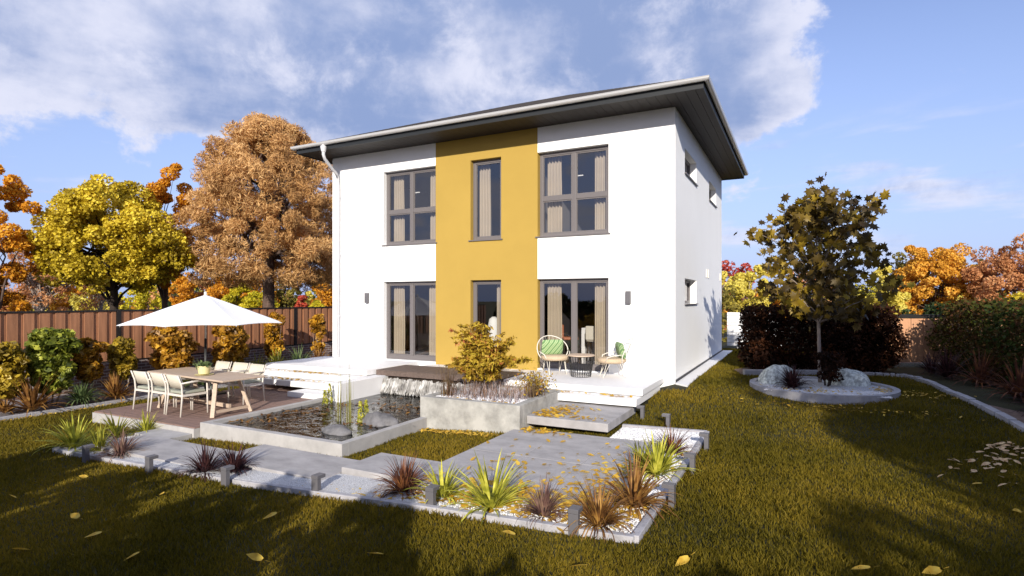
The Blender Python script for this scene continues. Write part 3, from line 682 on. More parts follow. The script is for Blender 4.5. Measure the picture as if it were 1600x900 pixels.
x,y=at(518,678,-.545); boulder('pond_rock',(x,y+.12,-.56),(.33,.17,.13),'flat grey rock nearest the front rim of the pond','rock',5,'rock',group='rocks in the pond')
x,y=at(580,664,-.545); boulder('pond_rock',(x+.05,y+.15,-.58),(.37,.22,.22),'taller grey rock behind the reeds in the pond','rock',12,'rock',group='rocks in the pond')
# fences
def fence(name,x,y0,y1,posts,label,mt='fencew',zt=1.41,zb=.06):
    r=empty(name,(x,y0,-.7),label,'fence'); P=[y0]+posts+[y1]
    for a,b in zip(P[:-1],P[1:]):
        mb=MB(); y=a+.06; k=0
        while y<b-.06:
            w=.22 if k%2==0 else .10; d=.0 if k%2==0 else -.03
            mb.box(x-.03+d,x+d,y+.004,min(y+w,b-.06)-.004,zb,zt-.03); y+=w; k+=1
        obj('board_panel',mb,M[mt],r)
        mb=MB(); mb.box(x-.05,x+.02,a+.06,b-.06,zt-.03,zt+.012); mb.box(x-.05,x+.02,a+.06,b-.06,zb-.04,zb-.001); mb.box(x-.09,x-.065,a+.06,b-.06,zb,zt-.04); obj('rail',mb,M['fenced'],r)
    for p in posts:
        mb=MB(); mb.box(x-.08,x+.03,p-.055,p+.055,-.7,zt+.02); obj('post',mb,M['fenced'],r)
    return r
fence('wooden_fence',-14.0,-16,26,[-9.8,-3.8,2.2,8.2,14.2,20.2],'long red-brown board fence with black posts behind the left shrubs')
mb=MB(); mb.box(-14.08,-13.93,-16,26,-1.0,.019); obj('brick_wall',mb,M['brick'],label='low weathered brick wall carrying the left wooden fence',cat='wall')
# right pale board fence, set across the view
def fence2(label,x0,y0,L0,L1,zb,zt):
    r=empty('wooden_fence',(x0,y0,-.12),label,'fence',rz=math.atan2(.4537,.8912))
    mb=MB(); s=L0;k=0
    while s<L1: 
        w=.17 if k%3 else .13; mb.box(s+.004,s+w-.004,-.02-(.0 if k%2 else .012),.01,zb+.12,zt-.12); s+=w;k+=1
    obj('board_panel',mb,M['fencep'],r,local=True)
    mb=MB(); mb.box(L0,L1,-.04,.03,zt-.08-.03,zt+.02-.03+.12-.12); obj('cap_rail',mb,M['fenced'],r,local=True)
fence2('pale brown board fence glimpsed between the two right hedges',5.05,6.1,-2.4,3.6,-.02,1.42)
wfn=empty('slatted_fence',(.1,9.8,-.12),'white horizontal slat fence behind the right corner of the house','fence')
mb=MB(); z=-.02
while z<1.15: mb.box(.02,1.9,9.8,9.83,z+.006,z+.118); z+=.125
obj('slat_panel',mb,M['slabw'],wfn)
for x in (.35,1.7):
    mb=MB(); mb.box(x,x+.08,9.84,9.92,-.2,1.2); obj('post',mb,M['slabw'],wfn)
# ============================================================ FURNITURE
DZ=-.55
tb=empty('dining_table',(-8.45,-5.13,DZ),'pale wooden trestle dining table on the deck','table',rz=math.radians(-5.0))
mb=MB(); mb.box(-1.38,1.38,-.44,.44,.705,.74); obj('tabletop',mb,M['wood'],tb,bevel=.008,local=True)
mb=MB(); mb.box(-1.0,1.0,-.03,.03,.63,.704); mb.bar((-.9,0,.16),(.9,0,.16),.05,.07)
obj('stretcher',mb,M['wood'],tb,local=True)
for sx in (-1,1):
    for sy in (-1,1):
        mb=MB(); mb.bar((sx*.98,sy*.40,0),(sx*.80,sy*.22,.70),.075,.06); obj('leg',mb,M['wood'],tb,local=True,bevel=.004)
    mb=MB(); mb.bar((sx*.95,-.37,.10),(sx*.95,.37,.10),.05,.05); mb.bar((sx*.80,-.3,.66),(sx*.80,.3,.66),.05,.06); obj('crossbar',mb,M['wood'],tb,local=True)
def dchair():
    t=empty('dining_chair',(0,0,0),'x','chair')
    for sx in (-1,1):
        mb=MB(); mb.tube([(sx*.245,-.26,0),(sx*.235,-.22,.42),(sx*.235,-.235,.60),(sx*.235,-.31,.80)],[.014,.018,.018,.013],8); obj('leg',mb,M['chairf'],t,True,local=True)
        mb=MB(); mb.tube([(sx*.255,.27,0),(sx*.25,.26,.635)],[.014,.018],8); obj('leg',mb,M['chairf'],t,True,local=True)
        mb=MB(); mb.tube([(sx*.238,-.25,.635),(sx*.25,.0,.65),(sx*.252,.275,.648)],[.016,.02,.018],8); obj('armrest',mb,M['chairf'],t,True,local=True)
    mb=MB(); mb.bar((-.24,-.22,.40),(.24,-.22,.40),.03,.04); mb.bar((-.25,.25,.40),(.25,.25,.40),.03,.04); mb.bar((-.24,-.22,.40),(-.25,.25,.40),.03,.04); mb.bar((.24,-.22,.40),(.25,.25,.40),.03,.04)
    obj('seat_frame',mb,M['chairf'],t,local=True)
    mb=MB(); mb.box(-.225,.225,-.20,.25,.422,.475); obj('seat_cushion',mb,M['cushion'],t,bevel=.02,local=True)
    # slightly wrapped woven back
    V=[];n=9
    for j,(y,z) in enumerate(((-.225,.53),(-.262,.66),(-.31,.79))):
        for i in range(n):
            a=(i/(n-1)-.5)*2; V.append((a*.235,y+.03*a*a-.0,z))
    F=[(j*n+i,j*n+i+1,(j+1)*n+i+1,(j+1)*n+i) for j in range(2) for i in range(n-1)]
    mb=MB().add(V,F); o=obj('backrest',mb,M['webbing'],t,True,local=True); so_=o.modifiers.new('thick','SOLIDIFY'); so_.thickness=.022
    return t
DC=dchair()
spots=[(-9.52,-5.52,0,'leftmost cream woven chair on the lawn side of the table'),(-8.93,-5.53,-.03,'middle cream woven chair on the lawn side of the table'),(-8.36,-5.56,-.05,'cream woven chair nearest the pond, on the lawn side of the table'),
 (-9.62,-4.12,math.pi,'far-side cream chair behind the flower pot'),(-9.02,-4.10,math.pi+.04,'middle cream chair on the terrace side of the table'),(-8.44,-4.14,math.pi-.03,'cream chair on the terrace side, nearest the white steps')]
for i,(x,y,r,lab) in enumerate(spots):
    o=DC if i==0 else copy_tree(DC)
    o.location=(x,y,DZ); o.rotation_euler=(0,0,r); tag(o,lab,'chair','cream woven chairs round the dining table')
# pot, plate, dish
x,y=at(319,586,.19); pt=empty('potted_plant',(x,y,.205),'pale yellow pot with green succulent on the dining table','potted plant')
mb=MB(); mb.lathe([(.085,0),(.10,.01),(.115,.10),(.118,.165),(.108,.165),(.10,.13),(.01,.13)],(x,y,.212),28); obj('pot',mb,M['potm'],pt,smooth=False)
Cq=np.array([x,y,.40])+RNG.normal(size=(260,3))*np.array([.06,.06,.03]); V,F=leaves(Cq,.06,.5,flat=.5); npobj('foliage',V,F,M['lf_green'],pt)
mb=MB(); mb.lathe([(.10,0),(.17,.012),(.175,.018),(.10,.008),(.01,.006)],(x,y,.191),28); obj('serving_plate',mb,M['potm'],label='pale yellow plate under the flower pot',cat='plate')
x2,y2=at(351,579,.19); mb=MB(); mb.lathe([(.03,0),(.055,.03),(.058,.04),(.05,.036),(.005,.01)],(x2,y2,.191),16); obj('small_bowl',mb,M['cream'],label='tiny cream bowl on the far edge of the dining table',cat='bowl')
# umbrella
ux,uy=pd(321,13.3); um=empty('parasol',(ux,uy,DZ),'large white eight-ribbed parasol shading the deck table','parasol')
mb=MB(); mb.tube([(ux,uy,DZ+.05),(ux,uy,.78)],.026,12); obj('pole',mb,M['blackm'],um,True)
mb=MB(); mb.tube([(ux,uy,.78),(ux,uy,1.74)],.02,12); mb.lathe([(.03,0),(.035,.02),(.03,.12),(.012,.13)],(ux,uy,1.76),10); obj('mast',mb,M['cream'],um,True)
mb=MB(); mb.box(ux-.32,ux+.32,uy-.32,uy+.32,DZ+.001,DZ+.05); obj('base_plate',mb,M['blackm'],um,bevel=.01)
R_=1.77; V=[];ns=4; NC=8; az0=YAW+.06; crn=[az0+2*math.pi/NC*k for k in range(NC)]
rings=10
for i in range(rings+1):
    t=i/rings; z=1.80-.66*t**1.04
    for k in range(NC):
        a=np.array([math.cos(crn[k]),math.sin(crn[k])]); b=np.array([math.cos(crn[(k+1)%NC]),math.sin(crn[(k+1)%NC])])
        for j in range(ns):
            s=j/ns; p=(a*(1-s)+b*s)*R_*t*(1-.03*math.sin(math.pi*s)*t); V.append((ux+p[0],uy+p[1],z-.05*math.sin(math.pi*s)*t*(1-t)*2+ .02*math.sin(math.pi*s)*t))
n4=NC*ns; F=[(i*n4+j,i*n4+(j+1)%n4,(i+1)*n4+(j+1)%n4,(i+1)*n4+j) for i in range(rings) for j in range(n4)]
o=obj('canopy',MB().add(V,F),M['canvas'],um,smooth=False); sm_=o.modifiers.new('thick','SOLIDIFY'); sm_.thickness=.008
for k in range(NC):
    c,s=math.cos(crn[k]),math.sin(crn[k]); mb=MB(); mb.tube([(ux+c*.04,uy+s*.04,1.72),(ux+c*R_*.97,uy+s*R_*.97,1.12)],.011,5); obj('rib',mb,M['cream'],um)
    mb=MB(); mb.tube([(ux+c*.03,uy+s*.03,1.30),(ux+c*R_*.5,uy+s*R_*.5,1.44)],.009,5); obj('strut',mb,M['cream'],um)
# wicker hoop chairs
def hoopchair():
    t=empty('wicker_chair',(0,0,0),'x','chair')
    mb=MB(); mb.lathe([(.02,-.05),(.27,-.05),(.315,-.02),(.32,.035),(.28,.06),(.02,.065)],(0,.02,.37),28); obj('seat',mb,M['rattan'],t,True,local=True)
    # hoop back: tilted ring passing behind the seat
    P=[]
    for a in np.linspace(math.radians(-62),math.radians(242),30):
        u=.37*math.cos(a); v=.37*math.sin(a); P.append((u,-.25-.20*(v+.2)/.6+.16*(abs(u)/.37)**2,.55+v*.80))
    mb=MB(); mb.tube(P,.012,6); 
    obj('back_hoop',mb,M['cream'],t,True,local=True)
    for i in range(-3,4):
        a=i*.088; zt=.55+.296*math.sqrt(max(0,1-(a/.37)**2))
        mb=MB(); mb.tube([(a,-.245,.42),(a,-.25-.20*((zt-.55)/.80+.2)/.6+.16*(abs(a)/.37)**2,zt)],.003,4); obj('back_wire',mb,M['cream'],t,local=True)
    for sx in (-1,1):
        mb=MB(); mb.tube([(sx*.36,-.12,.52),(sx*.345,.06,.50),(sx*.30,.17,.46),(sx*.25,.2,.36)],.011,6); obj('armrest',mb,M['cream'],t,True,local=True)
        for y0,y1 in ((.16,.25),(-.17,-.27)):
            mb=MB(); mb.tube([(sx*.17,y0,.34),(sx*.20,y1,.006),(sx*.20,y1,.006),(sx*.22,y0*.6,.34)],.006,5); obj('leg',mb,M['cream'],t,local=True)
    return t
HC=hoopchair(); h2=copy_tree(HC)
x1,y1=at(868,583,0); HC.location=(-2.58,-.62,.001); HC.rotation_euler=(0,0,math.pi-.12+YAW+.35); tag(HC,'left wicker hoop chair facing the garden by the yellow wall','chair','wicker hoop chairs on the right terrace')
x2,y2=at(965,583,0); h2.location=(-1.22,-.60,.001); h2.rotation_euler=(0,0,math.radians(118)); tag(h2,'right wicker hoop chair turned sideways beside the white wall','chair','wicker hoop chairs on the right terrace')
def pillow(loc,rz,lab):
    V=[];n=13
    for s in (1,-1):
        for i in range(n):
            for j in range(n):
                u=i/(n-1)*2-1; v=j/(n-1)*2-1; k=(max(0,(1-u**4)*(1-v**4)))**.5
                V.append((u*.26*(1-.05*v*v),s*.07*k,v*.19*(1-.06*u*u)))
    F=[]
    for s in range(2):
        o=s*n*n
        for i in range(n-1):
            for j in range(n-1):
                q=(o+i*n+j,o+(i+1)*n+j,o+(i+1)*n+j+1,o+i*n+j+1); F.append(q if s else q[::-1])
    o=obj('striped_cushion',MB().add(V,F),M['stripe'],smooth=True,label=lab,cat='cushion',group='green striped cushions'); o.location=loc; o.rotation_euler=(math.radians(-14),0,rz); return o
r1=HC.rotation_euler.z; pillow((HC.location.x+.17*math.sin(r1),HC.location.y-.17*math.cos(r1),.59),r1,'green striped cushion in the left wicker chair')
r2=h2.rotation_euler.z; pillow((h2.location.x+.17*math.sin(r2),h2.location.y-.17*math.cos(r2),.59),r2,'green striped cushion in the right wicker chair')
# wire basket table
x,y=at(903,590,0); y+=.2; wt=empty('wire_side_table',(x,y,.001),'round black wire basket table with pale wooden top between the wicker chairs','side table')
mb=MB(); mb.lathe([(.285,0),(.30,.006),(.30,.024),(.285,.03)],(x,y,.455),32); obj('tabletop',mb,M['wood'],wt)
mb=MB()
for k in range(26):
    a=2*math.pi*k/26
    for da in (-.14,.14): mb.tube([(x+.285*math.cos(a),y+.285*math.sin(a),.45),(x+.215*math.cos(a+da),y+.215*math.sin(a+da),.01)],.0035,4)
for zz,rr in ((.01,.215),(.10,.23),(.448,.285)):
    mb.tube([(x+rr*math.cos(t),y+rr*math.sin(t),zz) for t in np.linspace(0,2*math.pi,33)],.005,5)
obj('wire_basket',mb,M['blackm'],wt)
# bollard lights
def bollard(x,y,rz,lab,h=.25,z=None):
    z=float(ter(x,y)) if z is None else z
    t=empty('bollard_light',(x,y,z),lab,'garden light','grey bollard lights round the bed',rz)
    mb=MB(); mb.box(-.05,.05,-.03,.03,-.05,h-.045); obj('post',mb,M['bollard'],t,local=True,bevel=.004)
    mb=MB(); mb.box(-.052,.052,-.032,.10,h-.043,h); obj('lamp_head',mb,M['bollard'],t,local=True,bevel=.004)
bl=[(134,722,'leftmost bollard light by the bright yellow flax'),(233,741,'second bollard light from the left along the front kerb'),(352,760,'bollard light beside the dark maroon plants'),(494,775,'bollard light before the golden leaf litter'),(673,797,'bollard light in front of the small yellow-green flax'),(897,836,'nearest bollard light, close to the front kerb corner')]
for px,py,lab in bl:
    x,y,z=gnd(px,py); bollard(x,y,0,lab)
for px,py,lab in [(1050,793,'bollard light on the right kerb beside the orange flax'),(1082,740,'bollard light midway along the right kerb'),(1104,704,'bollard light near the back end of the right kerb')]:
    x,y,z=gnd(px,py); bollard(x,y,math.pi/2,lab)
x,y,z=gnd(1044,669); bollard(x,y,math.pi/2,'lone bollard light standing in the lawn behind the gravel bed',.24)
x,y,z=gnd(1004,655); bollard(x,y,math.pi/2,'bollard light tucked against the corner of the grey platform',.24)
# ============================================================ PLANTS
def onx(px,X):
    l=(px-800)/FPX; dx=FW[0]+l*RX[0]; dy=FW[1]+l*RX[1]; t=(X-CAM[0])/dx; return (X,CAM[1]+t*dy,t)
bp_=[ # px,py(base), h, width, blades, mat, label, droop
(117,702,.46,.030,70,'lf_yg','large bright yellow-green flax at the left tip of the gravel bed',.45),
(155,708,.36,.024,75,'lf_ygd','olive-yellow flax beside the leftmost bollard light',.6),
(182,686,.38,.022,85,'lf_ygd','striped olive flax in front of the pale deck edge',.6),
(229,679,.34,.022,80,'lf_yg','yellow-green flax left of the concrete step block',.55),
(190,716,.36,.020,110,'lf_mauve','mauve-grey cordyline beside the lowest path slab',.75),
(321,744,.34,.018,130,'lf_mar','left of the two dark maroon cordylines',.85),
(366,744,.34,.018,130,'lf_mar','right of the two dark maroon cordylines',.85),
(631,773,.36,.018,130,'lf_br','red-brown cordyline at the foot of the path slabs',.8),
(691,781,.36,.026,60,'lf_yg','small yellow-green flax right of the red-brown cordyline',.6),
(767,799,.46,.030,80,'lf_yg','tall yellow-green flax in the middle of the front bed',.5),
(850,811,.30,.016,120,'lf_mauve','low mauve-brown cordyline behind the nearest bollard',.8),
(936,826,.36,.018,130,'lf_or','orange-brown cordyline at the front kerb corner',.8),
(991,797,.44,.022,130,'lf_or','big orange flax spilling over the right kerb',.75),
(1026,745,.44,.030,80,'lf_yg','yellow-green flax behind the big orange one',.5),
(1000,738,.32,.022,60,'lf_ygd','olive flax at the right edge of the paving',.6),
(1050,712,.36,.016,110,'lf_br','reddish cordyline at the back of the gravel bed',.7)]
for i,(px,py,h,w,n,m_,lab,dr) in enumerate(bp_):
    x,y,z=gnd(px,py); blade_plant('flax_plant' if 'flax' in lab else 'cordyline',(x,y,z+.02),n,h*1.62,w*1.25,m_,lab,'flax' if 'flax' in lab else 'cordyline','strap-leaved plants of the gravel bed',droop=dr,seed=i)
lb_=[(50,642,-12.35,.85,.050,60,'lf_or','orange-gold flax at the left end of the mulch bed',.45),
(127,628,-12.4,.62,.035,90,'lf_green','blue-green yucca before the red-leaved shrub',.7),
(181,620,-12.3,.66,.040,80,'lf_or','rusty orange flax beside the dining chairs',.45),
(278,585,-12.6,.70,.03,70,'lf_ygd','olive flax behind the left end of the dining table',.55),
(318,578,-12.4,.8,.045,50,'lf_green','blue-green agave behind the flower pot',.5),
(372,560,-12.7,.80,.035,80,'lf_ygd','olive-brown flax between table and orange shrub',.7),
(402,562,-12.5,.78,.035,80,'lf_ygd','olive flax left of the yellow-tipped one',.7),
(433,560,-12.6,.85,.04,70,'lf_yg','yellow-tipped flax beside the left terrace',.5),
(467,556,-12.6,.85,.045,80,'lf_green','dark green yucca beside the left terrace',.65),
(497,553,-12.6,.85,.04,80,'lf_or','bronze flax close to the house corner',.6),
(8,652,-12.5,.4,.03,50,'lf_or','small orange flax cut by the left picture edge',.6)]
for i,(px,py,X,h,w,n,m_,lab,dr) in enumerate(lb_):
    x,y,t=onx(px,X); z=float(ter(x,y))+.1
    blade_plant('flax_plant' if 'flax' in lab else 'yucca',(x,y,z),int(n*1.2),h*1.2,w*1.2,m_,lab,'flax' if 'flax' in lab else 'yucca','strap-leaved plants of the left bed',droop=dr,seed=40+i)
rb_=[(1392,575,.62,.022,90,'lf_mar','dark spiky yucca before the pale board fence gap'),(1444,590,.95,.03,110,'lf_mar','dark arching flax at the bend of the log edging'),(1490,600,.95,.035,110,'lf_br','brown arching flax midway along the log edging'),(1545,622,1.0,.04,110,'lf_br','large brown-green flax leaning over the log edging'),(1592,648,.95,.04,110,'lf_mar','very dark flax at the right picture edge'),(1420,583,.7,.03,80,'lf_mar','small dark flax between two larger ones at the fence gap')]
for i,(px,py,h,w,n,m_,lab) in enumerate(rb_):
    x,y,z=gnd(px,py); 
    if i not in (0,): x+=.45
    blade_plant('flax_plant' if 'flax' in lab else 'yucca',(x,y,float(ter(x,y))+.03),n,h,w,m_,lab,'flax' if 'flax' in lab else 'yucca','dark strap-leaved plants of the right bed',droop=.6,seed=70+i)
x,y,z=gnd(1238,612); blade_plant('yucca',(x,y+.1,-.07),120,.62,.028,'lf_mar','dark maroon yucca in front of the left boulder','yucca',None,droop=.8,seed=90)
# clipped shrubs of the left bed : stems + leaf mass
def shrub(name,base,H,R,z0,label,lm,n,ls,seed,cat='shrub',group=None,ry=None,k=26,stems=3,bark='barkg',crad=.45,prof=False):
    rng=np.random.default_rng(seed); base=Vector(base); root=empty(name,base,label,cat,group)
    zc=base.z+(H+z0)/2; Rz=(H-z0)/2
    cl=crown_clumps((base.x,base.y,zc),(R,ry or R,Rz),k,rng,.3,-1,prof=(lambda z:(1-abs(z)**5)**.5*(.82+.2*z)) if prof else None)
    mb=MB()
    for s in range(stems):
        a=2*math.pi*s/stems+rng.uniform(); q=cl[rng.integers(0,len(cl))]
        p0=base+Vector((.06*math.cos(a),.06*math.sin(a),-.03)); p1=Vector((base.x+.5*R*math.cos(a),base.y+.5*R*math.sin(a),base.z+z0+.1)); mb.tube([p0,p0.lerp(p1,.5)+Vector((.02,0,.05)),p1,Vector(q)],[.022,.018,.014,.006],6)
        for _ in range(5): mb.tube([p1,Vector(cl[rng.integers(0,len(cl))])],[.009,.003],4,cap=False)
    obj('stem',mb,M[bark],root,smooth=True)
    rad=crad*R*rng.uniform(.7,1.2,size=len(cl)); C,u=clump_points(cl,rad,n,rng,.4)
    V,F=leaves(C,ls,.65,u,1.0,rng=rng,flat=.2); npobj('foliage',V,F,M[lm],root); return root
sh=[(10,540,652,-12.75,36,'sh_og','ochre shrub cut by the left picture edge'),(80,517,636,-12.75,42,'sh_green','green-leaved shrub, the only green one before the fence'),(137,529,628,-12.85,26,'sh_or','orange-brown shrub right of the green one'),
(192,530,620,-12.9,24,'sh_og','slim ochre shrub before the first visible fence post'),(270,512,600,-12.95,38,'sh_or','broad orange shrub under the left half of the parasol'),(360,508,585,-13.0,34,'sh_or','broad orange shrub under the right half of the parasol'),
(428,488,575,-13.2,18,'sh_or','slim orange shrub at the right tip of the parasol'),(497,490,570,-13.2,14,'sh_or','slim orange shrub next to the house corner')]
for i,(px,ptop,pbase,X,hw,m_,lab) in enumerate(sh):
    x,y,t=onx(px,X); z=float(ter(x,y))+.06; H=CAM[2]-(ptop-HOR)/FPX*t-z; R=hw/FPX*t*.74
    shrub('garden_shrub',(x,y,z),H-.05,R*1.12,.40 if hw>30 else .5,lab,m_,int(1900+hw*62),.15,200+i,group='clipped shrubs before the wooden fence',k=int(34+hw*.8),ry=min(R,.55),prof=True,crad=.34)
# dark hedges on the right
def hedge(name,c,half,rz,H,label,lm,n,ls,seed,gap=.12,z=-.12):
    rng=np.random.default_rng(seed); root=empty(name,(c[0],c[1],z),label,'hedge'); nn=n
    P=rng.uniform(-1,1,size=(nn*3,3)); ax=np.abs(P); ed=np.max(ax**1,axis=1); keep=rng.uniform(size=nn*3)<(.15+.85*ed**4); P=P[keep][:nn]
    wob=1+.10*np.sin(P[:,0]*9+P[:,2]*4)[:,None]*np.array([.3,1,.35])+.07*np.sin(P[:,0]*21+1)[:,None]*np.array([.1,.6,.6])
    rr=np.linalg.norm(P*np.array([1,.8,.8]),axis=1,keepdims=True); P=np.where(rr>1.25,P*1.25/rr,P)*wob
    P+=rng.normal(size=P.shape)*np.array([.03,.13,.07])
    L=P*np.array([half[0],half[1],(H-gap)/2]); c_,s_=math.cos(rz),math.sin(rz)
    C=np.stack([c[0]+L[:,0]*c_-L[:,1]*s_, c[1]+L[:,0]*s_+L[:,1]*c_, z+gap+(H-gap)/2+L[:,2]],1)
    V,F=leaves(C,ls,.65,rng=rng,flat=.4); npobj('foliage',V,F,M[lm],root)
    mb=MB()
    for i in range(int(half[0]*9)):
        x=rng.uniform(-.95,.95)*half[0]; y=rng.uniform(-.7,.7)*half[1]; X=c[0]+x*c_-y*s_; Y=c[1]+x*s_+y*c_
        mb.tube([(X,Y,z-.1),(X+rng.normal()*.05,Y+rng.normal()*.05,z+H*.3),(X+rng.normal()*.15,Y+rng.normal()*.12,z+H*.8)],[.016,.012,.004],5,cap=False)
    obj('stem',mb,M['barkd'],root); return root
vr=math.atan2(.4537,.8912)
hx,hy=pd(1278,14.4); hedge('hedge',(hx,hy),(1.80,.62),vr,1.62,'long dark red-brown hedge behind the maple','sh_dark',30000,.08,31)
hedge('hedge',(6.9,1.7),(4.6,.72),math.radians(97),1.78,'tall mixed green and red hedge along the right edge','sh_mix',30000,.085,32,z=-.16)
# small red shrub in the round bed
x,y,z=gnd(1293,608); shrub('garden_shrub',(x,y+.15,-.08),.72,.30,.05,'dark red bushy shrub at the foot of the maple','sh_dark',1500,.06,55,k=16,bark='barkd')
# maple with real leaves
def maple_leaf_mesh(C,size,rng):
    out=[(0,-.5),(.10,-.28),(.42,-.34),(.30,-.12),(.52,.10),(.26,.12),(.24,.30),(.10,.22),(0,.55),(-.10,.22),(-.24,.30),(-.26,.12),(-.52,.10),(-.30,-.12),(-.42,-.34),(-.10,-.28)]
    o=np.array(out); n=len(C); k=len(o)
    d=unit(rng.normal(size=(n,3))*.6+np.array([0,0,-1.0])); nn=unit(rng.normal(size=(n,3))+np.array([.1,-.9,.25])); s=unit(np.cross(d,nn)); nn=np.cross(s,d)
    L=size*rng.uniform(.65,1.15,size=(n,1)); fold=rng.uniform(.05,.35,size=(n,1)); V=np.zeros((n,k+1,3))
    for i,(u,v) in enumerate(out): V[:,i]=C+s*u*L-d*(-v)*L*1.0*1+nn*(-abs(u)*fold*L-abs(v)*.15*L)
    V[:,k]=C
    F=np.array([[k,i,(i+1)%k] for i in range(k)]); F=(np.arange(n)[:,None,None]*(k+1)+F[None]).reshape(-1,3)
    return V.reshape(-1,3),F
mx_,my_,mz_=gnd(1282,603); my_+=.25; mz_=-.1
mp_=empty('maple_tree',(mx_,my_,mz_),'young brown-gold maple with slim pale trunk in the round bed','tree')
rng=np.random.default_rng(77)
lean=lambda t:Vector((mx_-.02*t,my_+.05*t,mz_+t))
def msph(c): return c
cl=[]; 
def env(z):   # crown radius at height above base
    pts=[(1.2,.8),(1.6,1.22),(2.2,1.42),(2.9,1.36),(3.35,1.18),(3.6,.85),(3.85,.42),(4.2,.15)]
    return np.interp(z,[p[0] for p in pts],[p[1] for p in pts])
tips=[]; mb=MB(); mb.tube([lean(0)-Vector((0,0,.05)),lean(.8),lean(1.6),lean(2.6),lean(3.5),lean(4.2)],[.042,.036,.033,.024,.013,.005],10)
br_=[]
for i in range(40):
    z=1.2+2.6*((i+.5)/40); a=i*2.399+rng.uniform(-.3,.3); r=env(z+.15)*rng.uniform(.62,1.16); zt=z+.35*r+rng.uniform(-.1,.2)
    st=lean(max(1.3,z-.35)); en=Vector((mx_+r*math.cos(a),my_+r*math.sin(a),mz_+zt)); mid=st.lerp(en,.5)+Vector((0,0,.08)); mb.tube([st,mid,en],[.014,.010,.003],5,cap=False)
    for t in (.35,.5,.65,.8,.92,1.0): tips.append(st.lerp(mid,t*2) if t<.5 else mid.lerp(en,(t-.5)*2))
for z in (3.8,3.95,4.1,4.2,3.65): tips.append(lean(z))
tips.append(lean(4.25)); obj('trunk',mb,M['barkg'],mp_,smooth=True)
tips=np.array(tips); idx=rng.integers(0,len(tips),1450); C=tips[idx]+rng.normal(size=(1450,3))*.12
V,F=maple_leaf_mesh(C,.22,rng); npobj('crown',V,F,M['maple'],mp_)
# planter plants
nd_x,nd_y=-3.15,-3.0
nb=empty('nandina_shrub',(nd_x,nd_y,-.13),'feathery bronze-gold shrub in the concrete planter','shrub'); rng=np.random.default_rng(9); mb=MB(); pts=[]
def rib_cloud(st,en,nl,w):
    o=[]
    for k in range(nl):
        t=(k+1)/nl; p=st.lerp(en,t); o.append(p)
    return o
for i in range(17):
    a=i*2.4+.4; R=rng.uniform(.25,.98); H=rng.uniform(.55,1.42)*(1.0 if R<.6 else .82); en=Vector((nd_x+R*math.cos(a),nd_y+R*.8*math.sin(a),-.13+H)); st=Vector((nd_x+.06*math.cos(a),nd_y+.06*math.sin(a),-.13)); mid=st.lerp(en,.55)+Vector((-.25*R*math.cos(a)*.6,-.2*R*math.sin(a)*.6,.10))
    mb.tube([st,mid,en],[.012,.009,.003],5)
    for j in range(11):
        t=.30+.70*j/10; p=st.lerp(mid,t*2) if t<.5 else mid.lerp(en,t*2-1); b=rng.uniform(0,6.28); 
        for f_ in range(2):
            b+=2.2; e=p+Vector((math.cos(b)*.20,math.sin(b)*.20,rng.uniform(-.04,.10))); mb.tube([p,e],[.003,.0015],3,cap=False)
            for q in range(6):
                u=(q+1)/6; c=p.lerp(e,u); sd=Vector((-math.sin(b),math.cos(b),0))*(.055*(1-.4*u)); pts+= [c+sd,c-sd,c+sd*.4+Vector((0,0,.01))]
obj('stem',mb,M['bark'],nb,smooth=True)
C=np.array(pts)+rng.normal(size=(len(pts),3))*.008; V,F=leaves(C,.115,.30,rng=rng,flat=1.2); npobj('foliage',V,F,M['nandina'],nb)
def stalks(name,xy,n,h,w,mt,label,cat,seed,z0,lean_=.12,jag=False):
    rng=np.random.default_rng(seed); V=[];F=[]
    for i in range(n):
        x,y=xy(rng); H=h*rng.uniform(.5,1.1); a=rng.uniform(0,6.28); l=lean_*rng.uniform(0,1); k=len(V); c,s=math.cos(a+1.5),math.sin(a+1.5)
        for t in (0,.5,1): 
            ww=w*(1-.8*t); X=x+math.cos(a)*l*t*t; Y=y+math.sin(a)*l*t*t; V+=[(X-c*ww,Y-s*ww,z0+H*t),(X+c*ww,Y+s*ww,z0+H*t)]
        F+=[(k,k+1,k+3,k+2),(k+2,k+3,k+5,k+4)]
    return npobj(name,np.array(V),np.array(F),M[mt],None,label=label,cat=cat)
stalks('heather',lambda r:(r.uniform(-3.45,-2.05),r.uniform(-3.8,-2.5)),650,.30,.006,'heath','dense lilac-grey heather stalks filling the planter','heather',3,-.14,.2)
stalks('sedge_tuft',lambda r:(-3.55+r.normal()*.06,-3.55+r.normal()*.06),90,.55,.006,'sedge','dark sedge tuft at the left corner of the planter','grass tuft',4,-.14,.3)
stalks('sedge_tuft',lambda r:(-2.0+r.normal()*.07,-2.9+r.normal()*.14),90,.48,.006,'sedge','dark sedge tuft at the right rim of the planter','grass tuft',5,-.14,.3)
rng=np.random.default_rng(3)
C=np.stack([-2.15+rng.normal(size=500)*.16,-2.75+rng.normal(size=500)*.18,.10+rng.normal(size=500)*.13],1); nb2=empty('dwarf_nandina',(-2.15,-2.75,-.13),'low orange bush beside the feathery shrub in the planter','shrub'); V,F=leaves(C,.07,.4,rng=rng,flat=1); npobj('foliage',V,F,M['nandina'],nb2)
mb=MB(); [mb.tube([(-2.15,-2.75,-.14),tuple(C[i])],[.006,.002],4,cap=False) for i in range(12)]; obj('stem',mb,M['bark'],nb2)
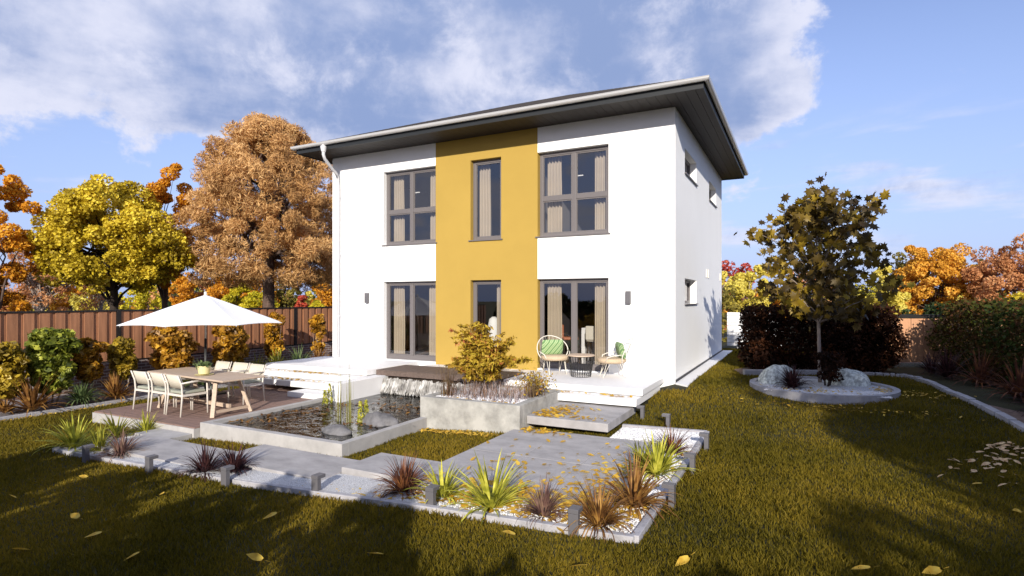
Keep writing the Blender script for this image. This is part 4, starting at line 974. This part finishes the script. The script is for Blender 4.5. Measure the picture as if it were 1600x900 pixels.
# pond plants
def reeds(px,py,n,h,label,seed):
    x,y=at(px,py,-.545); return stalks('pond_reed',lambda r:(x+r.normal()*.035,y+r.normal()*.035),n,h,.005,'reedm',label,'reed',seed,-.6,.03)
reeds(530,658,26,1.05,'tall thin reeds left of the taller pond rock',21); reeds(545,660,22,1.05,'tall thin reeds touching the taller pond rock',22)
def spike(px,py,h,label):
    x,y=at(px,py,-.545); rng=np.random.default_rng(int(px)); n=220; t=rng.uniform(0,1,n); r=.045*(1-t)**.6+.008; a=rng.uniform(0,6.28,n)
    C=np.stack([x+r*np.cos(a),y+r*np.sin(a),-.54+h*t],1); V,F=leaves(C,.05,.4,rng=rng); return npobj('mares_tail',V,F,M['lf_yg'],None,label=label,cat='water plant',group='spiky green water plants')
for q in [(508,632,.30,'short green spike at the far left corner of the pond'),(515,630,.42,'taller green spike beside the white steps'),(563,660,.38,'left yellow-green spike before the taller rock'),(572,658,.38,'right yellow-green spike before the taller rock')]: spike(*q)
# ============================================================ FALLEN LEAVES, PEBBLES, LITTER
def leaf_shape():
    V=[];F=[];P=[(0,-.5,0),(.16,-.25,.03),(.24,.02,.05),(.15,.28,.03),(0,.56,.0),(-.15,.28,.04),(-.24,.02,.06),(-.16,-.25,.03),(0,-.2,-.01),(0,.05,-.012),(0,.3,-.008)]
    F=[(0,1,8),(1,2,9,8),(2,3,10,9),(3,4,10),(0,8,7),(8,9,6,7),(9,10,5,6),(10,4,5)]
    return P,F
LP,LF=leaf_shape()
lmesh=bpy.data.meshes.new('fallen_leaf'); k=LP+[(.012,-.5,.0),(.03,-.78,.01),(.0,-.78,.01)]; lmesh.from_pydata(k,[],LF+[(0,11,12,13)]); lmesh.materials.append(M['lf_gold']); lmesh.polygons.foreach_set('use_smooth',[True]*len(lmesh.polygons))
pmesh=lmesh.copy(); pmesh.materials.clear(); pmesh.materials.append(M['lf_pale'])
def fleaf(x,y,z,s,lab,grp,me=lmesh,rot=None,tilt=.25):
    o=bpy.data.objects.new('fallen_leaf',me); COL.objects.link(o); o.location=(x,y,z); o.scale=(s,s,s)
    o.rotation_euler=(random.uniform(-tilt,tilt),random.uniform(-tilt,tilt),random.uniform(0,6.28) if rot is None else rot); return tag(o,lab,'leaf',grp)
FL=[(20,777,'yellow leaf at the left picture edge, level with the dark shade line'),(131,746,'small yellow leaf below the leftmost bollard light'),(35,860,'pale leaf in the bottom left corner'),(148,837,'thin yellow leaf seen edge-on near the bottom left'),(207,871,'large curled yellow leaf near the bottom left'),(253,773,'small yellow leaf between two bollard lights on the left lawn'),
(424,807,'bright yellow lobed leaf in front of the third bollard light'),(400,873,'small yellow leaf low in the shade left of centre'),(588,867,'curled yellow leaf at the bottom centre-left'),(797,835,'brown-yellow leaf between the two nearest bollard lights'),(905,886,'flat yellow leaf below the nearest bollard light'),(1068,878,'curled yellow leaf right of the kerb corner at the bottom'),
(1347,890,'large yellow leaf at the bottom edge, right of centre'),(1458,894,'pale leaf at the bottom edge near the right corner'),(1528,757,'pale leaf alone below the right leaf drift'),(1500,727,'pinkish leaf left of the right leaf drift'),(1590,800,'thin leaf at the right picture edge'),(565,774,'pale leaf just outside the front kerb'),(603,784,'thin pale leaf right of the one at the kerb'),(118,808,'thin leaf low on the left lawn')]
for i,(px,py,lab) in enumerate(FL):
    x,y,z=gnd(px,py,.05); fleaf(x,y,z+.012,.165 if py>800 else .125,lab,'yellow leaves fallen on the front lawn',tilt=.5,rot=YAW+math.pi/2+random.uniform(-.6,.6))
rnd=random.Random(4)
for i in range(54):
    px=1600-abs(rnd.gauss(0,52)); py=690+abs(rnd.gauss(0,1))*26+(1600-px)*.10; x,y,z=gnd(min(px,1599),py,.05)
    fleaf(x,y,z+.012,rnd.uniform(.09,.14),'pale pinkish leaf in the drift on the lawn by the log edging','pale leaves drifted by the right edging',pmesh,tilt=.4)
def litter(name,pts,size,mt,seed,**kw):
    rng=np.random.default_rng(seed); n=len(pts); C=np.array(pts); az=rng.uniform(0,6.28,n); P=np.array(LP); tl=rng.normal(size=(n,2))*.22
    s=size*rng.uniform(.6,1.2,n); X=P[None,:,0]*s[:,None]*1.1; Y=P[None,:,1]*s[:,None]; Zz=P[None,:,2]*s[:,None]+X*tl[:,:1]+Y*tl[:,1:]
    V=np.stack([C[:,:1]+X*np.cos(az)[:,None]-Y*np.sin(az)[:,None],C[:,1:2]+X*np.sin(az)[:,None]+Y*np.cos(az)[:,None],C[:,2:3]+Zz+.012],2).reshape(-1,3)
    T=[(0,1,8),(1,9,8),(1,2,9),(2,10,9),(2,3,10),(3,4,10),(0,8,7),(8,6,7),(8,9,6),(9,5,6),(9,10,5),(10,4,5)]
    F=(np.arange(n)[:,None,None]*len(P)+np.array(T)[None]).reshape(-1,3)
    return npobj(name,V,F,M[mt],None,kind='stuff',**kw)
rng=np.random.default_rng(8); g=[]
def drop(n,cx,cy,sx,sy,z,rot=0):
    for _ in range(n):
        a,b=rng.normal()*sx,rng.normal()*sy; x=cx+a*math.cos(rot)-b*math.sin(rot); y=cy+a*math.sin(rot)+b*math.cos(rot); zz=z(x,y) if callable(z) else z
        if zz is not None: g.append((x,y,zz))
def zbed(x,y):
    if px0<x<px1 and py0<y<py1: return -.503
    if -1.80<x<-.35 and -3.74<y<-2.0: return -.308
    if -8.3<x<1.03 and y>-7.7 and y<-2.9: return float(ter(x,y))+.035 if (y<-6.97 or x>.67) else None
    return None
drop(850,-.30,-7.0,.72,.22,zbed,.1); drop(330,.45,-6.1,.3,.8,zbed); drop(55,-.5,-6.0,.5,.5,zbed); drop(25,-1.0,-5.2,.5,.7,zbed); drop(130,-1.6,-3.95,.30,.10,lambda x,y:-.503 if y>-4.3 and y<-3.76 and x>-1.78 else None)
drop(230,-1.55,-3.3,.22,.35,lambda x,y:-.308 if -1.78<x<-.4 and -3.72<y<-2.35 else None,-.4); drop(60,-1.3,-3.55,.45,.12,lambda x,y:-.308 if -1.78<x<-.4 and -3.72<y<-2.35 else None)
drop(420,-3.4,-7.5,.85,.10,lambda x,y:float(ter(x,y))+.035 if -7.66<y<-7.3 else None,.02)
drop(60,-1.5,-2.1,.9,.04,lambda x,y:-.138 if -2.28<y<-1.97 and -3<x<-.3 else None); drop(70,-8.6,-2.25,.8,.06,lambda x,y:-.138 if -2.4<y<-2.14 and -10<x<-6.9 else None); drop(60,-9.0,-2.6,.6,.08,lambda x,y:-.283 if -2.76<y<-2.44 and -9.8<x<-6.9 else None)
litter('leaf_litter',g,.095,'lf_gold',1,label='golden leaf litter on gravel, paving and steps')
g=[]
L_=lambda x,y:float(ter(x,y))+.03
drop(260,-2.9,-4.25,.6,.08,lambda x,y:L_(x,y) if y<-4.03 and -3.7<x<-1.95 else None); drop(200,-11.9,-6.0,.05,2.2,lambda x,y:L_(x,y) if x>-12.0 else None); drop(90,3.0,-1.15,.8,.10,lambda x,y:L_(x,y)+.01 if math.dist((x,y),RC)>RR+.03 else None); drop(70,4.5,.3,.35,.25,lambda x,y:L_(x,y)+.01 if math.dist((x,y),RC)>RR+.03 else None)
drop(160,RC[0]-.1,RC[1]-.7,.55,.22,lambda x,y:-.07 if math.dist((x,y),RC)<RR-.13 else None); drop(60,3.9,.5,.15,.2,lambda x,y:-.07 if math.dist((x,y),RC)<RR-.13 else None)
drop(60,-2.6,-3.75,.5,.05,lambda x,y:-.13 if -3.7<x<-1.97 and y>-3.84 else None)
litter('leaf_litter',g,.07,'lf_gold',2,label='golden leaf litter on the lawn edges and planter')
g=[]; drop(330,-6.4,-4.5,.30,.95,lambda x,y:-.542 if PX0+.15<x<PX1-.15 and PY0+.15<y else None,-.3); drop(160,-4.8,-3.2,.6,.4,lambda x,y:-.542 if PX0+.15<x<PX1-.2 and PY0+.15<y<-2 and not (x>-3.9 and y>-4.0) else None); drop(30,-4.5,-4.7,.3,.15,-.542)
litter('pond_litter',g,.085,'marsh',3,label='brown and orange leaves floating on the pond')
# pebbles: one heap nobody could count
rng=np.random.default_rng(12)
def pebbles(regions,seed):
    rng=np.random.default_rng(seed); P=[]
    for (x0,x1,y0,y1,n,zf) in regions:
        x=rng.uniform(x0,x1,n); y=rng.uniform(y0,y1,n); z=np.array([zf(a,b) for a,b in zip(x,y)]); P.append(np.stack([x,y,z],1))
    C=np.concatenate(P); C=C[(C[:,0]<-12)|(C[:,1]>-7.78+(C[:,0]+8.35)*(.26/9.43)+.055)]; n=len(C); s=rng.uniform(.008,.017,(n,1,1)); O=np.array([(1,0,0),(-1,0,0),(0,1,0),(0,-1,0),(0,0,1),(0,0,-1)],float)
    D=O[None]*rng.uniform(.6,1.3,(n,6,1))*s+rng.normal(size=(n,6,3))*s*.22; V=(C[:,None]+D).reshape(-1,3); T=np.array([(0,2,4),(2,1,4),(1,3,4),(3,0,4),(2,0,5),(1,2,5),(3,1,5),(0,3,5)])
    F=(np.arange(n)[:,None,None]*6+T[None]).reshape(-1,3); npobj('pebbles',V,F,M['stone'],None,kind='stuff',label='white pebbles of the gravel beds')
tz=lambda x,y:float(ter(x,y))+.034
pebbles([(-8.2,1.04,-7.68,-7.05,15000,tz),(.675,1.04,-7.1,-3.06,5500,tz),(-.3,1.0,-3.80,-3.05,3500,tz),(-8.2,-7.8,-7.3,-6.6,1500,tz),(a0+.16,a1-.16,b0+.16,-3.3,2500,lambda x,y:-.128),(1.8,3.9,-.5,.2,3500,lambda x,y:-.068)],4)
# ============================================================ GRASS
def inpoly(x,y,poly):
    r=np.zeros(len(x),bool); j=len(poly)-1
    for i in range(len(poly)):
        xi,yi=poly[i]; xj,yj=poly[j]; c=((yi>y)!=(yj>y))&(x<(xj-xi)*(y-yi)/(yj-yi+1e-12)+xi); r^=c; j=i
    return r
NB=1900000; rng=np.random.default_rng(21)
x=rng.uniform(-12.0,6.2,NB); y=rng.uniform(-11.8,9.6,NB); dx=x-CAM[0]; dy=y-CAM[1]; dep=dx*FW[0]+dy*FW[1]; lat=dx*RX[0]+dy*RX[1]
m=(dep>1.5)&(np.abs(lat)<dep*.98+.8)
m&=rng.uniform(size=NB)<np.clip(4.5/np.maximum(dep,1),0,1)**1.25
R_=lambda a,b,c,d:[(a,c),(b,c),(b,d),(a,d)]
for poly in [R_(-10.4,.33,-.6,8.6),R_(-10.4,-6.8,-1.95,0),R_(-10.28,-7.05,-6.29,-1.66),R_(PX0-.01,PX1+.01,PY0-.01,-3.3),R_(-6.9,-3.8,-4.02,0),R_(a0-.01,a1+.01,b0-.01,b1+.5),R_(px0-.01,px1+.01,py0-.01,py1+.01),R_(-2.99,-1.9,-6.96,-6.14),R_(-5.11,-2.97,-7.31,-6.41),R_(-7.76,-5.1,-7.53,-6.69),R_(-8.06,-7.09,-6.73,-6.28),
   [(KL[0]-.06,-6.62),(KL[0]-.06,KL[1]-.045),(1.12,-7.565),(1.12,-6.95),(-8.3,-6.95)],[(-.19,-7.2),(1.12,-7.2),(1.12,-2.98),(-.36,-2.92),(-.19,-3.9)],R_(-8.3,-7.9,-7,-6.55),R_(-3.1,-.26,-1.9,0),pr,[(1.15,1.95),(2.8,2.66),(2.8,3.5),(1.0,3.2)]]: m&=~inpoly(x,y,poly)
m&=np.hypot(x-RC[0],y-RC[1])>RR+.01
x,y,dep=x[m],y[m],dep[m]; n=len(x); z=ter(x,y)
grow=1+.35*np.sin(x*1.7+np.sin(y*1.3)*2)*np.sin(y*1.9)
h=rng.uniform(.025,.062,n)*grow.clip(.7,1.3); w=.0030*(dep/4.5)**.62*rng.uniform(.7,1.3,n)+.0006; a=rng.uniform(0,6.28,n); l=h*rng.uniform(.1,.9,n); b=rng.uniform(0,6.28,n)
c,s=np.cos(a)*w,np.sin(a)*w; lx,ly=np.cos(b)*l,np.sin(b)*l
V=np.stack([np.stack([x-c,y-s,z-.005],1),np.stack([x+c,y+s,z-.005],1),np.stack([x+c*.8+lx*.35,y+s*.8+ly*.35,z+h*.6],1),np.stack([x+lx,y+ly,z+h],1),np.stack([x-c*.8+lx*.35,y-s*.8+ly*.35,z+h*.6],1)],1).reshape(-1,3)
npobj('grass',V,np.arange(n*5).reshape(n,5),M['grass'],None,kind='stuff',label='short olive grass blades of the lawn')
# ============================================================ TREES BEYOND THE FENCES
GZ=-.9
def bt(px,d,top,hw,label,lm,n,ls,seed,**kw):
    x,y=pd(px,d); H=CAM[2]-(top-HOR)/FPX*d-GZ; R=hw/FPX*d
    kw.setdefault('group','autumn trees beyond the fences'); return tree(kw.pop('name','autumn_tree'),(x,y,GZ),H,R,label,lm,n,ls,seed=seed,**kw)
bt(420,27,194,126,'huge bronze larch left of the house','tr_larch',150000,.23,1,name='larch_tree',aspect=.15,crown0=.31,k=420,crad=.13,shape='diamond',droop=((0,0,-1),.30),nl=60,r0=.30,bark='bark',prof=lambda z: max(0.02,1-abs((z+.45)/1.47)**2.0)**.62 if z>-.45 else 1-.25*((-.45-z)/.55)**2,sub=1)
bt(178,24,292,92,'large yellow-green tree with dark trunk beyond the left fence','tr_yg',60000,.13,2,crown0=.34,k=190,crad=.21,nl=26,r0=.19,bark='barkd',bottom=-.8,inner=.55,aspect=.7)
bt(258,27,256,40,'upright orange tree between yellow-green tree and larch','tr_orange',20000,.14,3,crown0=.28,k=60,crad=.28,r0=.16,nl=18)
bt(-12,22,250,55,'orange maple reaching in from the left picture edge','tr_orange',20000,.13,4,crown0=.2,k=60,crad=.26,nl=16)
bt(62,33,355,52,'sparse rusty tree with pale forked trunk beyond the left fence','tr_pink',4500,.15,5,crown0=.25,k=60,crad=.22,bark='barkg',nl=40,r0=.24,sub=4)
bt(158,38,395,30,'small pale-trunked rusty tree behind the yellow-green one','tr_pink',2500,.16,6,crown0=.2,k=30,bark='barkg',nl=16)
row=[(18,40,428,30,'tr_pink','low rusty tree behind the left fence end'),(75,46,420,34,'tr_yel','pale yellow tree behind the forked trunk'),(112,44,432,26,'tr_orange','low orange tree left of the yellow-green tree'),(150,42,425,28,'tr_yel','pale yellow tree beneath the yellow-green crown'),(232,44,430,26,'tr_lime','lime tree right of the dark trunk'),(278,40,425,24,'tr_orange','low orange tree left of the parasol tip'),(312,42,432,24,'tr_pink','low rusty tree above the parasol tip'),
(352,40,418,28,'tr_orange','orange tree left of the larch trunk'),(370,34,444,20,'tr_lime','lime bush tree above the parasol'),(404,38,420,24,'tr_orange','orange tree directly left of the larch trunk'),(408,32,446,20,'tr_lime','lime bush tree beside the larch trunk'),(448,40,424,24,'tr_olive','olive tree right of the larch trunk'),(478,42,446,18,'tr_yel','pale yellow tree behind the red bush'),(508,36,424,24,'tr_orange','amber tree next to the house corner'),(498,30,466,14,'tr_lime','low lime bush next to the house corner')]
for i,(px,d,top,hw,lm,lab) in enumerate(row): bt(px,d*1.55,top,hw,lab,lm,3000,.30,20+i,crown0=.12,k=26,crad=.36,nl=8,sub=1)
bt(470,52,459,11,'small round red tree above the fence','tr_red',1200,.22,50,crown0=.1,k=12,crad=.5,nl=4,sub=0)
bt(1168,32,413,40,'pale yellow tree behind the house corner on the right','tr_yel',8000,.19,60,crown0=.2,k=44,crad=.26,bark='barkg',nl=16)
bt(1148,42,408,26,'red tree showing over the pale yellow one','tr_red',2600,.2,61,crown0=.1,k=26,crad=.4,nl=8)
bt(1120,30,440,30,'olive bush tree low behind the house corner','tr_olive',2500,.18,62,crown0=.0,k=26,crad=.4,nl=6)
bt(1205,34,455,26,'amber tree behind the left side of the maple','tr_orange',2200,.18,63,crown0=.1,k=24,crad=.4,nl=6)
bt(1262,44,430,30,'rusty tree seen through the maple crown','tr_pink',2400,.2,64,crown0=.1,k=26,crad=.4,nl=6)
bt(1320,46,425,30,'olive tree right behind the maple','tr_olive',2600,.2,65,crown0=.1,k=26,crad=.4,nl=6)
bt(1378,34,418,34,'pale yellow tree left of the big orange dome','tr_yel',8000,.2,66,crown0=.05,k=44,crad=.28,nl=10)
bt(1460,37,384,56,'big dome-shaped orange tree over the right hedge','tr_gold',42000,.17,67,crown0=.04,k=150,crad=.2,nl=26)
bt(1412,40,398,30,'olive-brown tree between pale yellow and orange dome','tr_olive',2600,.2,68,crown0=.05,k=26,crad=.38,nl=6)
bt(1583,33,376,62,'rusty rounded tree at the right picture edge','tr_pink',24000,.15,69,crown0=.05,k=60,crad=.25,nl=20)
bt(1588,24,455,30,'yellow-green bush tree at the right edge over the hedge','tr_yg',2600,.13,70,crown0=.0,k=30,crad=.35,nl=6)
bt(1545,40,430,20,'small olive tree between dome tree and right edge','tr_olive',1800,.2,71,crown0=.05,k=20,crad=.4,nl=5)
bt(1532,60,408,8,'distant dark green conifer beside the dome tree','tr_dkg',900,.35,72,name='conifer_tree',crown0=.1,k=24,crad=.5,nl=4,prof=lambda z:(1-z)/2+.08,sub=0)
bt(1440,22,474,40,'low dark green bushes under the orange dome','tr_dkg',3200,.12,73,name='evergreen_bush',crown0=.0,k=30,crad=.35,nl=6,cat='bush')
# far wood: continuous mass nobody could count
rng=np.random.default_rng(99); C=[];mats=['tr_orange','tr_olive','tr_lime','tr_dkg','tr_pink','tr_yel']
for mi,lm in enumerate(mats):
    C=[]
    for k in range(16):
        px=rng.uniform(-260,1860); d=rng.uniform(85,130); x,y=pd(px,d); H=rng.uniform(3.2,6.2); R=rng.uniform(2.5,5)
        u=unit(rng.normal(size=(420,3)))*rng.uniform(.6,1.05,(420,1)); u[:,2]=np.abs(u[:,2]); C.append(np.array([x,y,GZ])+u*np.array([R,R,H]))
    V,F=leaves(np.concatenate(C),.7,.8,rng=rng); npobj('far_wood',V,F,M[lm],None,kind='stuff',label='far belt of autumn woodland on the horizon')
# trees and hedge behind the camera (they shade the garden and are mirrored in the panes)
def back(name,x,y,H,R,lab,lm,n,seed,c0,k=60,crad=.30,**kw): tree(name,(x,y,-.6),H,R,lab,lm,n,.26,seed=seed,crown0=c0,k=k,crad=crad,nl=14,cat=kw.pop('cat','tree'),**kw)
back('autumn_tree',11.2,-16.4,8.8,2.7,'tall brown tree behind the camera on the right','tr_olive',9000,301,.25)
back('autumn_tree',9.7,-12.6,9.0,2.6,'tall rusty tree right of the camera','tr_olive',9000,302,.2)
back('autumn_tree',13.5,-9.5,7.5,2.6,'rounded brown tree beyond the right hedge','tr_olive',8000,303,.15)
back('autumn_tree',10.6,-22.5,6.6,2.4,'smaller brown tree behind the camera','tr_olive',7000,304,.2)
for i,(x,H) in enumerate([(-11,2.0),(-8.2,2.25),(-5.4,2.5),(-2.9,2.45),(-.6,2.3),(1.6,2.45),(4.2,2.4)]): back('garden_hedge',x,-15.3,H,2.0,['low hedge bush behind the camera, far left','low hedge bush behind the camera, left','low hedge bush behind the camera, centre','low hedge bush just behind the camera','second low hedge bush behind the camera','low hedge bush directly behind the camera, right','last low hedge bush behind the camera, far right'][i],'sh_mix',9000,310+i,.0,k=50,crad=.35,cat='hedge')
# ============================================================ CAMERA, LIGHT, SKY
cd=bpy.data.cameras.new('camera'); co=bpy.data.objects.new('camera',cd); COL.objects.link(co); S.camera=co
co.location=CAM; co.rotation_euler=(math.pi/2,0,YAW); cd.sensor_width=36; cd.lens=36*FPX/1600; cd.shift_y=(HOR-450)/1600; cd.clip_end=2000; cd.clip_start=.05
SD=Vector((-.40,1.0,-.40)).normalized()
sd=bpy.data.lights.new('sun','SUN'); so=bpy.data.objects.new('sun',sd); COL.objects.link(so); so.rotation_euler=SD.to_track_quat('-Z','Y').to_euler(); sd.energy=4.3; sd.angle=math.radians(.6); sd.color=(1,.93,.82)
W=bpy.data.worlds.new('World'); S.world=W; W.use_nodes=True; T=W.node_tree; N=T.nodes; L=T.links; N.clear()
out=N.new('ShaderNodeOutputWorld'); bg=N.new('ShaderNodeBackground'); L.new(bg.outputs[0],out.inputs[0])
sky=N.new('ShaderNodeTexSky'); sky.sky_type='NISHITA'; sky.sun_disc=False; sky.sun_elevation=math.asin(-SD.z); sky.sun_rotation=math.atan2(-SD.x,-SD.y); sky.air_density=1.0; sky.dust_density=.6; sky.ozone_density=2.0
STR=.14; bg.inputs[1].default_value=STR
def nd(t,**k):
    n=N.new(t)
    for a,b in k.items(): setattr(n,a,b)
    return n
def math_(op,a,b=None,c=None,clamp=False):
    n=N.new('ShaderNodeMath'); n.operation=op; n.use_clamp=clamp
    for i,v in enumerate((a,b,c)):
        if v is None: continue
        if isinstance(v,(int,float)): n.inputs[i].default_value=v
        else: L.new(v,n.inputs[i])
    return n.outputs[0]
tc=N.new('ShaderNodeTexCoord'); sx=N.new('ShaderNodeSeparateXYZ'); L.new(tc.outputs['Generated'],sx.inputs[0])
X,Y,Z=sx.outputs; den=math_('ADD',math_('MAXIMUM',Z,0.0),.10)
cb=N.new('ShaderNodeCombineXYZ'); L.new(math_('DIVIDE',X,den),cb.inputs[0]); L.new(math_('DIVIDE',Y,den),cb.inputs[1]); cb.inputs[2].default_value=3.7
def noise(scale,detail,rough,vec,dist=0,off=(0,0,0)):
    mp=N.new('ShaderNodeMapping'); mp.inputs['Location'].default_value=off; L.new(vec,mp.inputs[0])
    n=N.new('ShaderNodeTexNoise'); n.inputs['Scale'].default_value=scale; n.inputs['Detail'].default_value=detail; n.inputs['Roughness'].default_value=rough; n.inputs['Distortion'].default_value=dist; L.new(mp.outputs[0],n.inputs['Vector']); return n.outputs['Fac']
side=math_('ADD',math_('MULTIPLY',X,RX[0]),math_('MULTIPLY',Y,RX[1]))
def smooth(v,a,b,lo=0.0,hi=1.0):
    m=N.new('ShaderNodeMapRange'); m.interpolation_type='SMOOTHSTEP'
    for k_,q in (('From Min',a),('From Max',b),('To Min',lo),('To Max',hi)): m.inputs[k_].default_value=q
    L.new(v,m.inputs['Value']); return m.outputs[0]
n1=noise(1.1,9,.55,cb.outputs[0],.15,(2.3,1.1,0)); n2=noise(2.3,8,.6,cb.outputs[0],.25,(7,3,1)); n3=noise(9,9,.62,tc.outputs['Generated'],.15,(1,4,2)); n4=noise(2.6,5,.5,tc.outputs['Generated'],.1,(4,0,2))
cover=math_('MULTIPLY',smooth(side,.33,.56,1,0),smooth(Z,.05,.34))
d1=math_('MULTIPLY_ADD',cover,.66,-.40)
d2=math_('MULTIPLY_ADD',math_('SUBTRACT',n4,.5),.9,math_('MULTIPLY',math_('SUBTRACT',n3,.5),.75))
d3=math_('MULTIPLY_ADD',math_('SUBTRACT',n1,.5),.8,d2)
dens=math_('ADD',d1,d3)
mask=smooth(dens,-.03,.09)
# low thin streaks of cloud near the horizon
mp2=N.new('ShaderNodeMapping'); mp2.inputs['Scale'].default_value=(1.6,1.6,9); L.new(tc.outputs['Generated'],mp2.inputs[0])
w1=noise(2.2,7,.55,mp2.outputs[0],.2,(3,8,1))
band=math_('MULTIPLY',smooth(Z,.03,.10),smooth(Z,.30,.18,0,1))
wis=math_('MULTIPLY',math_('MULTIPLY',smooth(w1,.47,.63),band),.85)
mtot=math_('MAXIMUM',mask,wis)
class _o: pass
mr=_o(); mr.outputs=[mtot]
lit=math_('MULTIPLY_ADD',n3,.75,math_('MULTIPLY_ADD',n2,.25,math_('MULTIPLY',smooth(dens,.0,.35,.5,-.02),.30)))
cr=_o(); cr.outputs=[smooth(lit,.43,.68)]
cc=N.new('ShaderNodeMix'); cc.data_type='RGBA'; k=1/STR
cc.inputs['A'].default_value=(.205*k,.275*k,.47*k,1); cc.inputs['B'].default_value=(.55*k,.57*k,.69*k,1); L.new(cr.outputs[0],cc.inputs['Factor'])
tint=N.new('ShaderNodeMix'); tint.data_type='RGBA'; tint.blend_type='MULTIPLY'; tint.inputs['Factor'].default_value=1; L.new(sky.outputs[0],tint.inputs['A']); tint.inputs['B'].default_value=(1.05,.90,1.02,1)
fin=N.new('ShaderNodeMix'); fin.data_type='RGBA'; L.new(mr.outputs[0],fin.inputs['Factor']); hz=N.new('ShaderNodeMix'); hz.data_type='RGBA'; hr=N.new('ShaderNodeMapRange'); hr.inputs['From Min'].default_value=-.02; hr.inputs['From Max'].default_value=.45; hr.inputs['To Min'].default_value=.95; hr.inputs['To Max'].default_value=0; L.new(Z,hr.inputs['Value']); L.new(hr.outputs[0],hz.inputs['Factor']); L.new(tint.outputs['Result'],hz.inputs['A']); hz.inputs['B'].default_value=(.26*k,.36*k,.63*k,1); L.new(hz.outputs['Result'],fin.inputs['A']); L.new(cc.outputs['Result'],fin.inputs['B'])
L.new(fin.outputs['Result'],bg.inputs[0])
S.view_settings.view_transform='Standard'; S.view_settings.look='None'; S.view_settings.gamma=1; S.view_settings.exposure=0.5
S.render.engine='CYCLES'; S.cycles.transparent_max_bounces=12
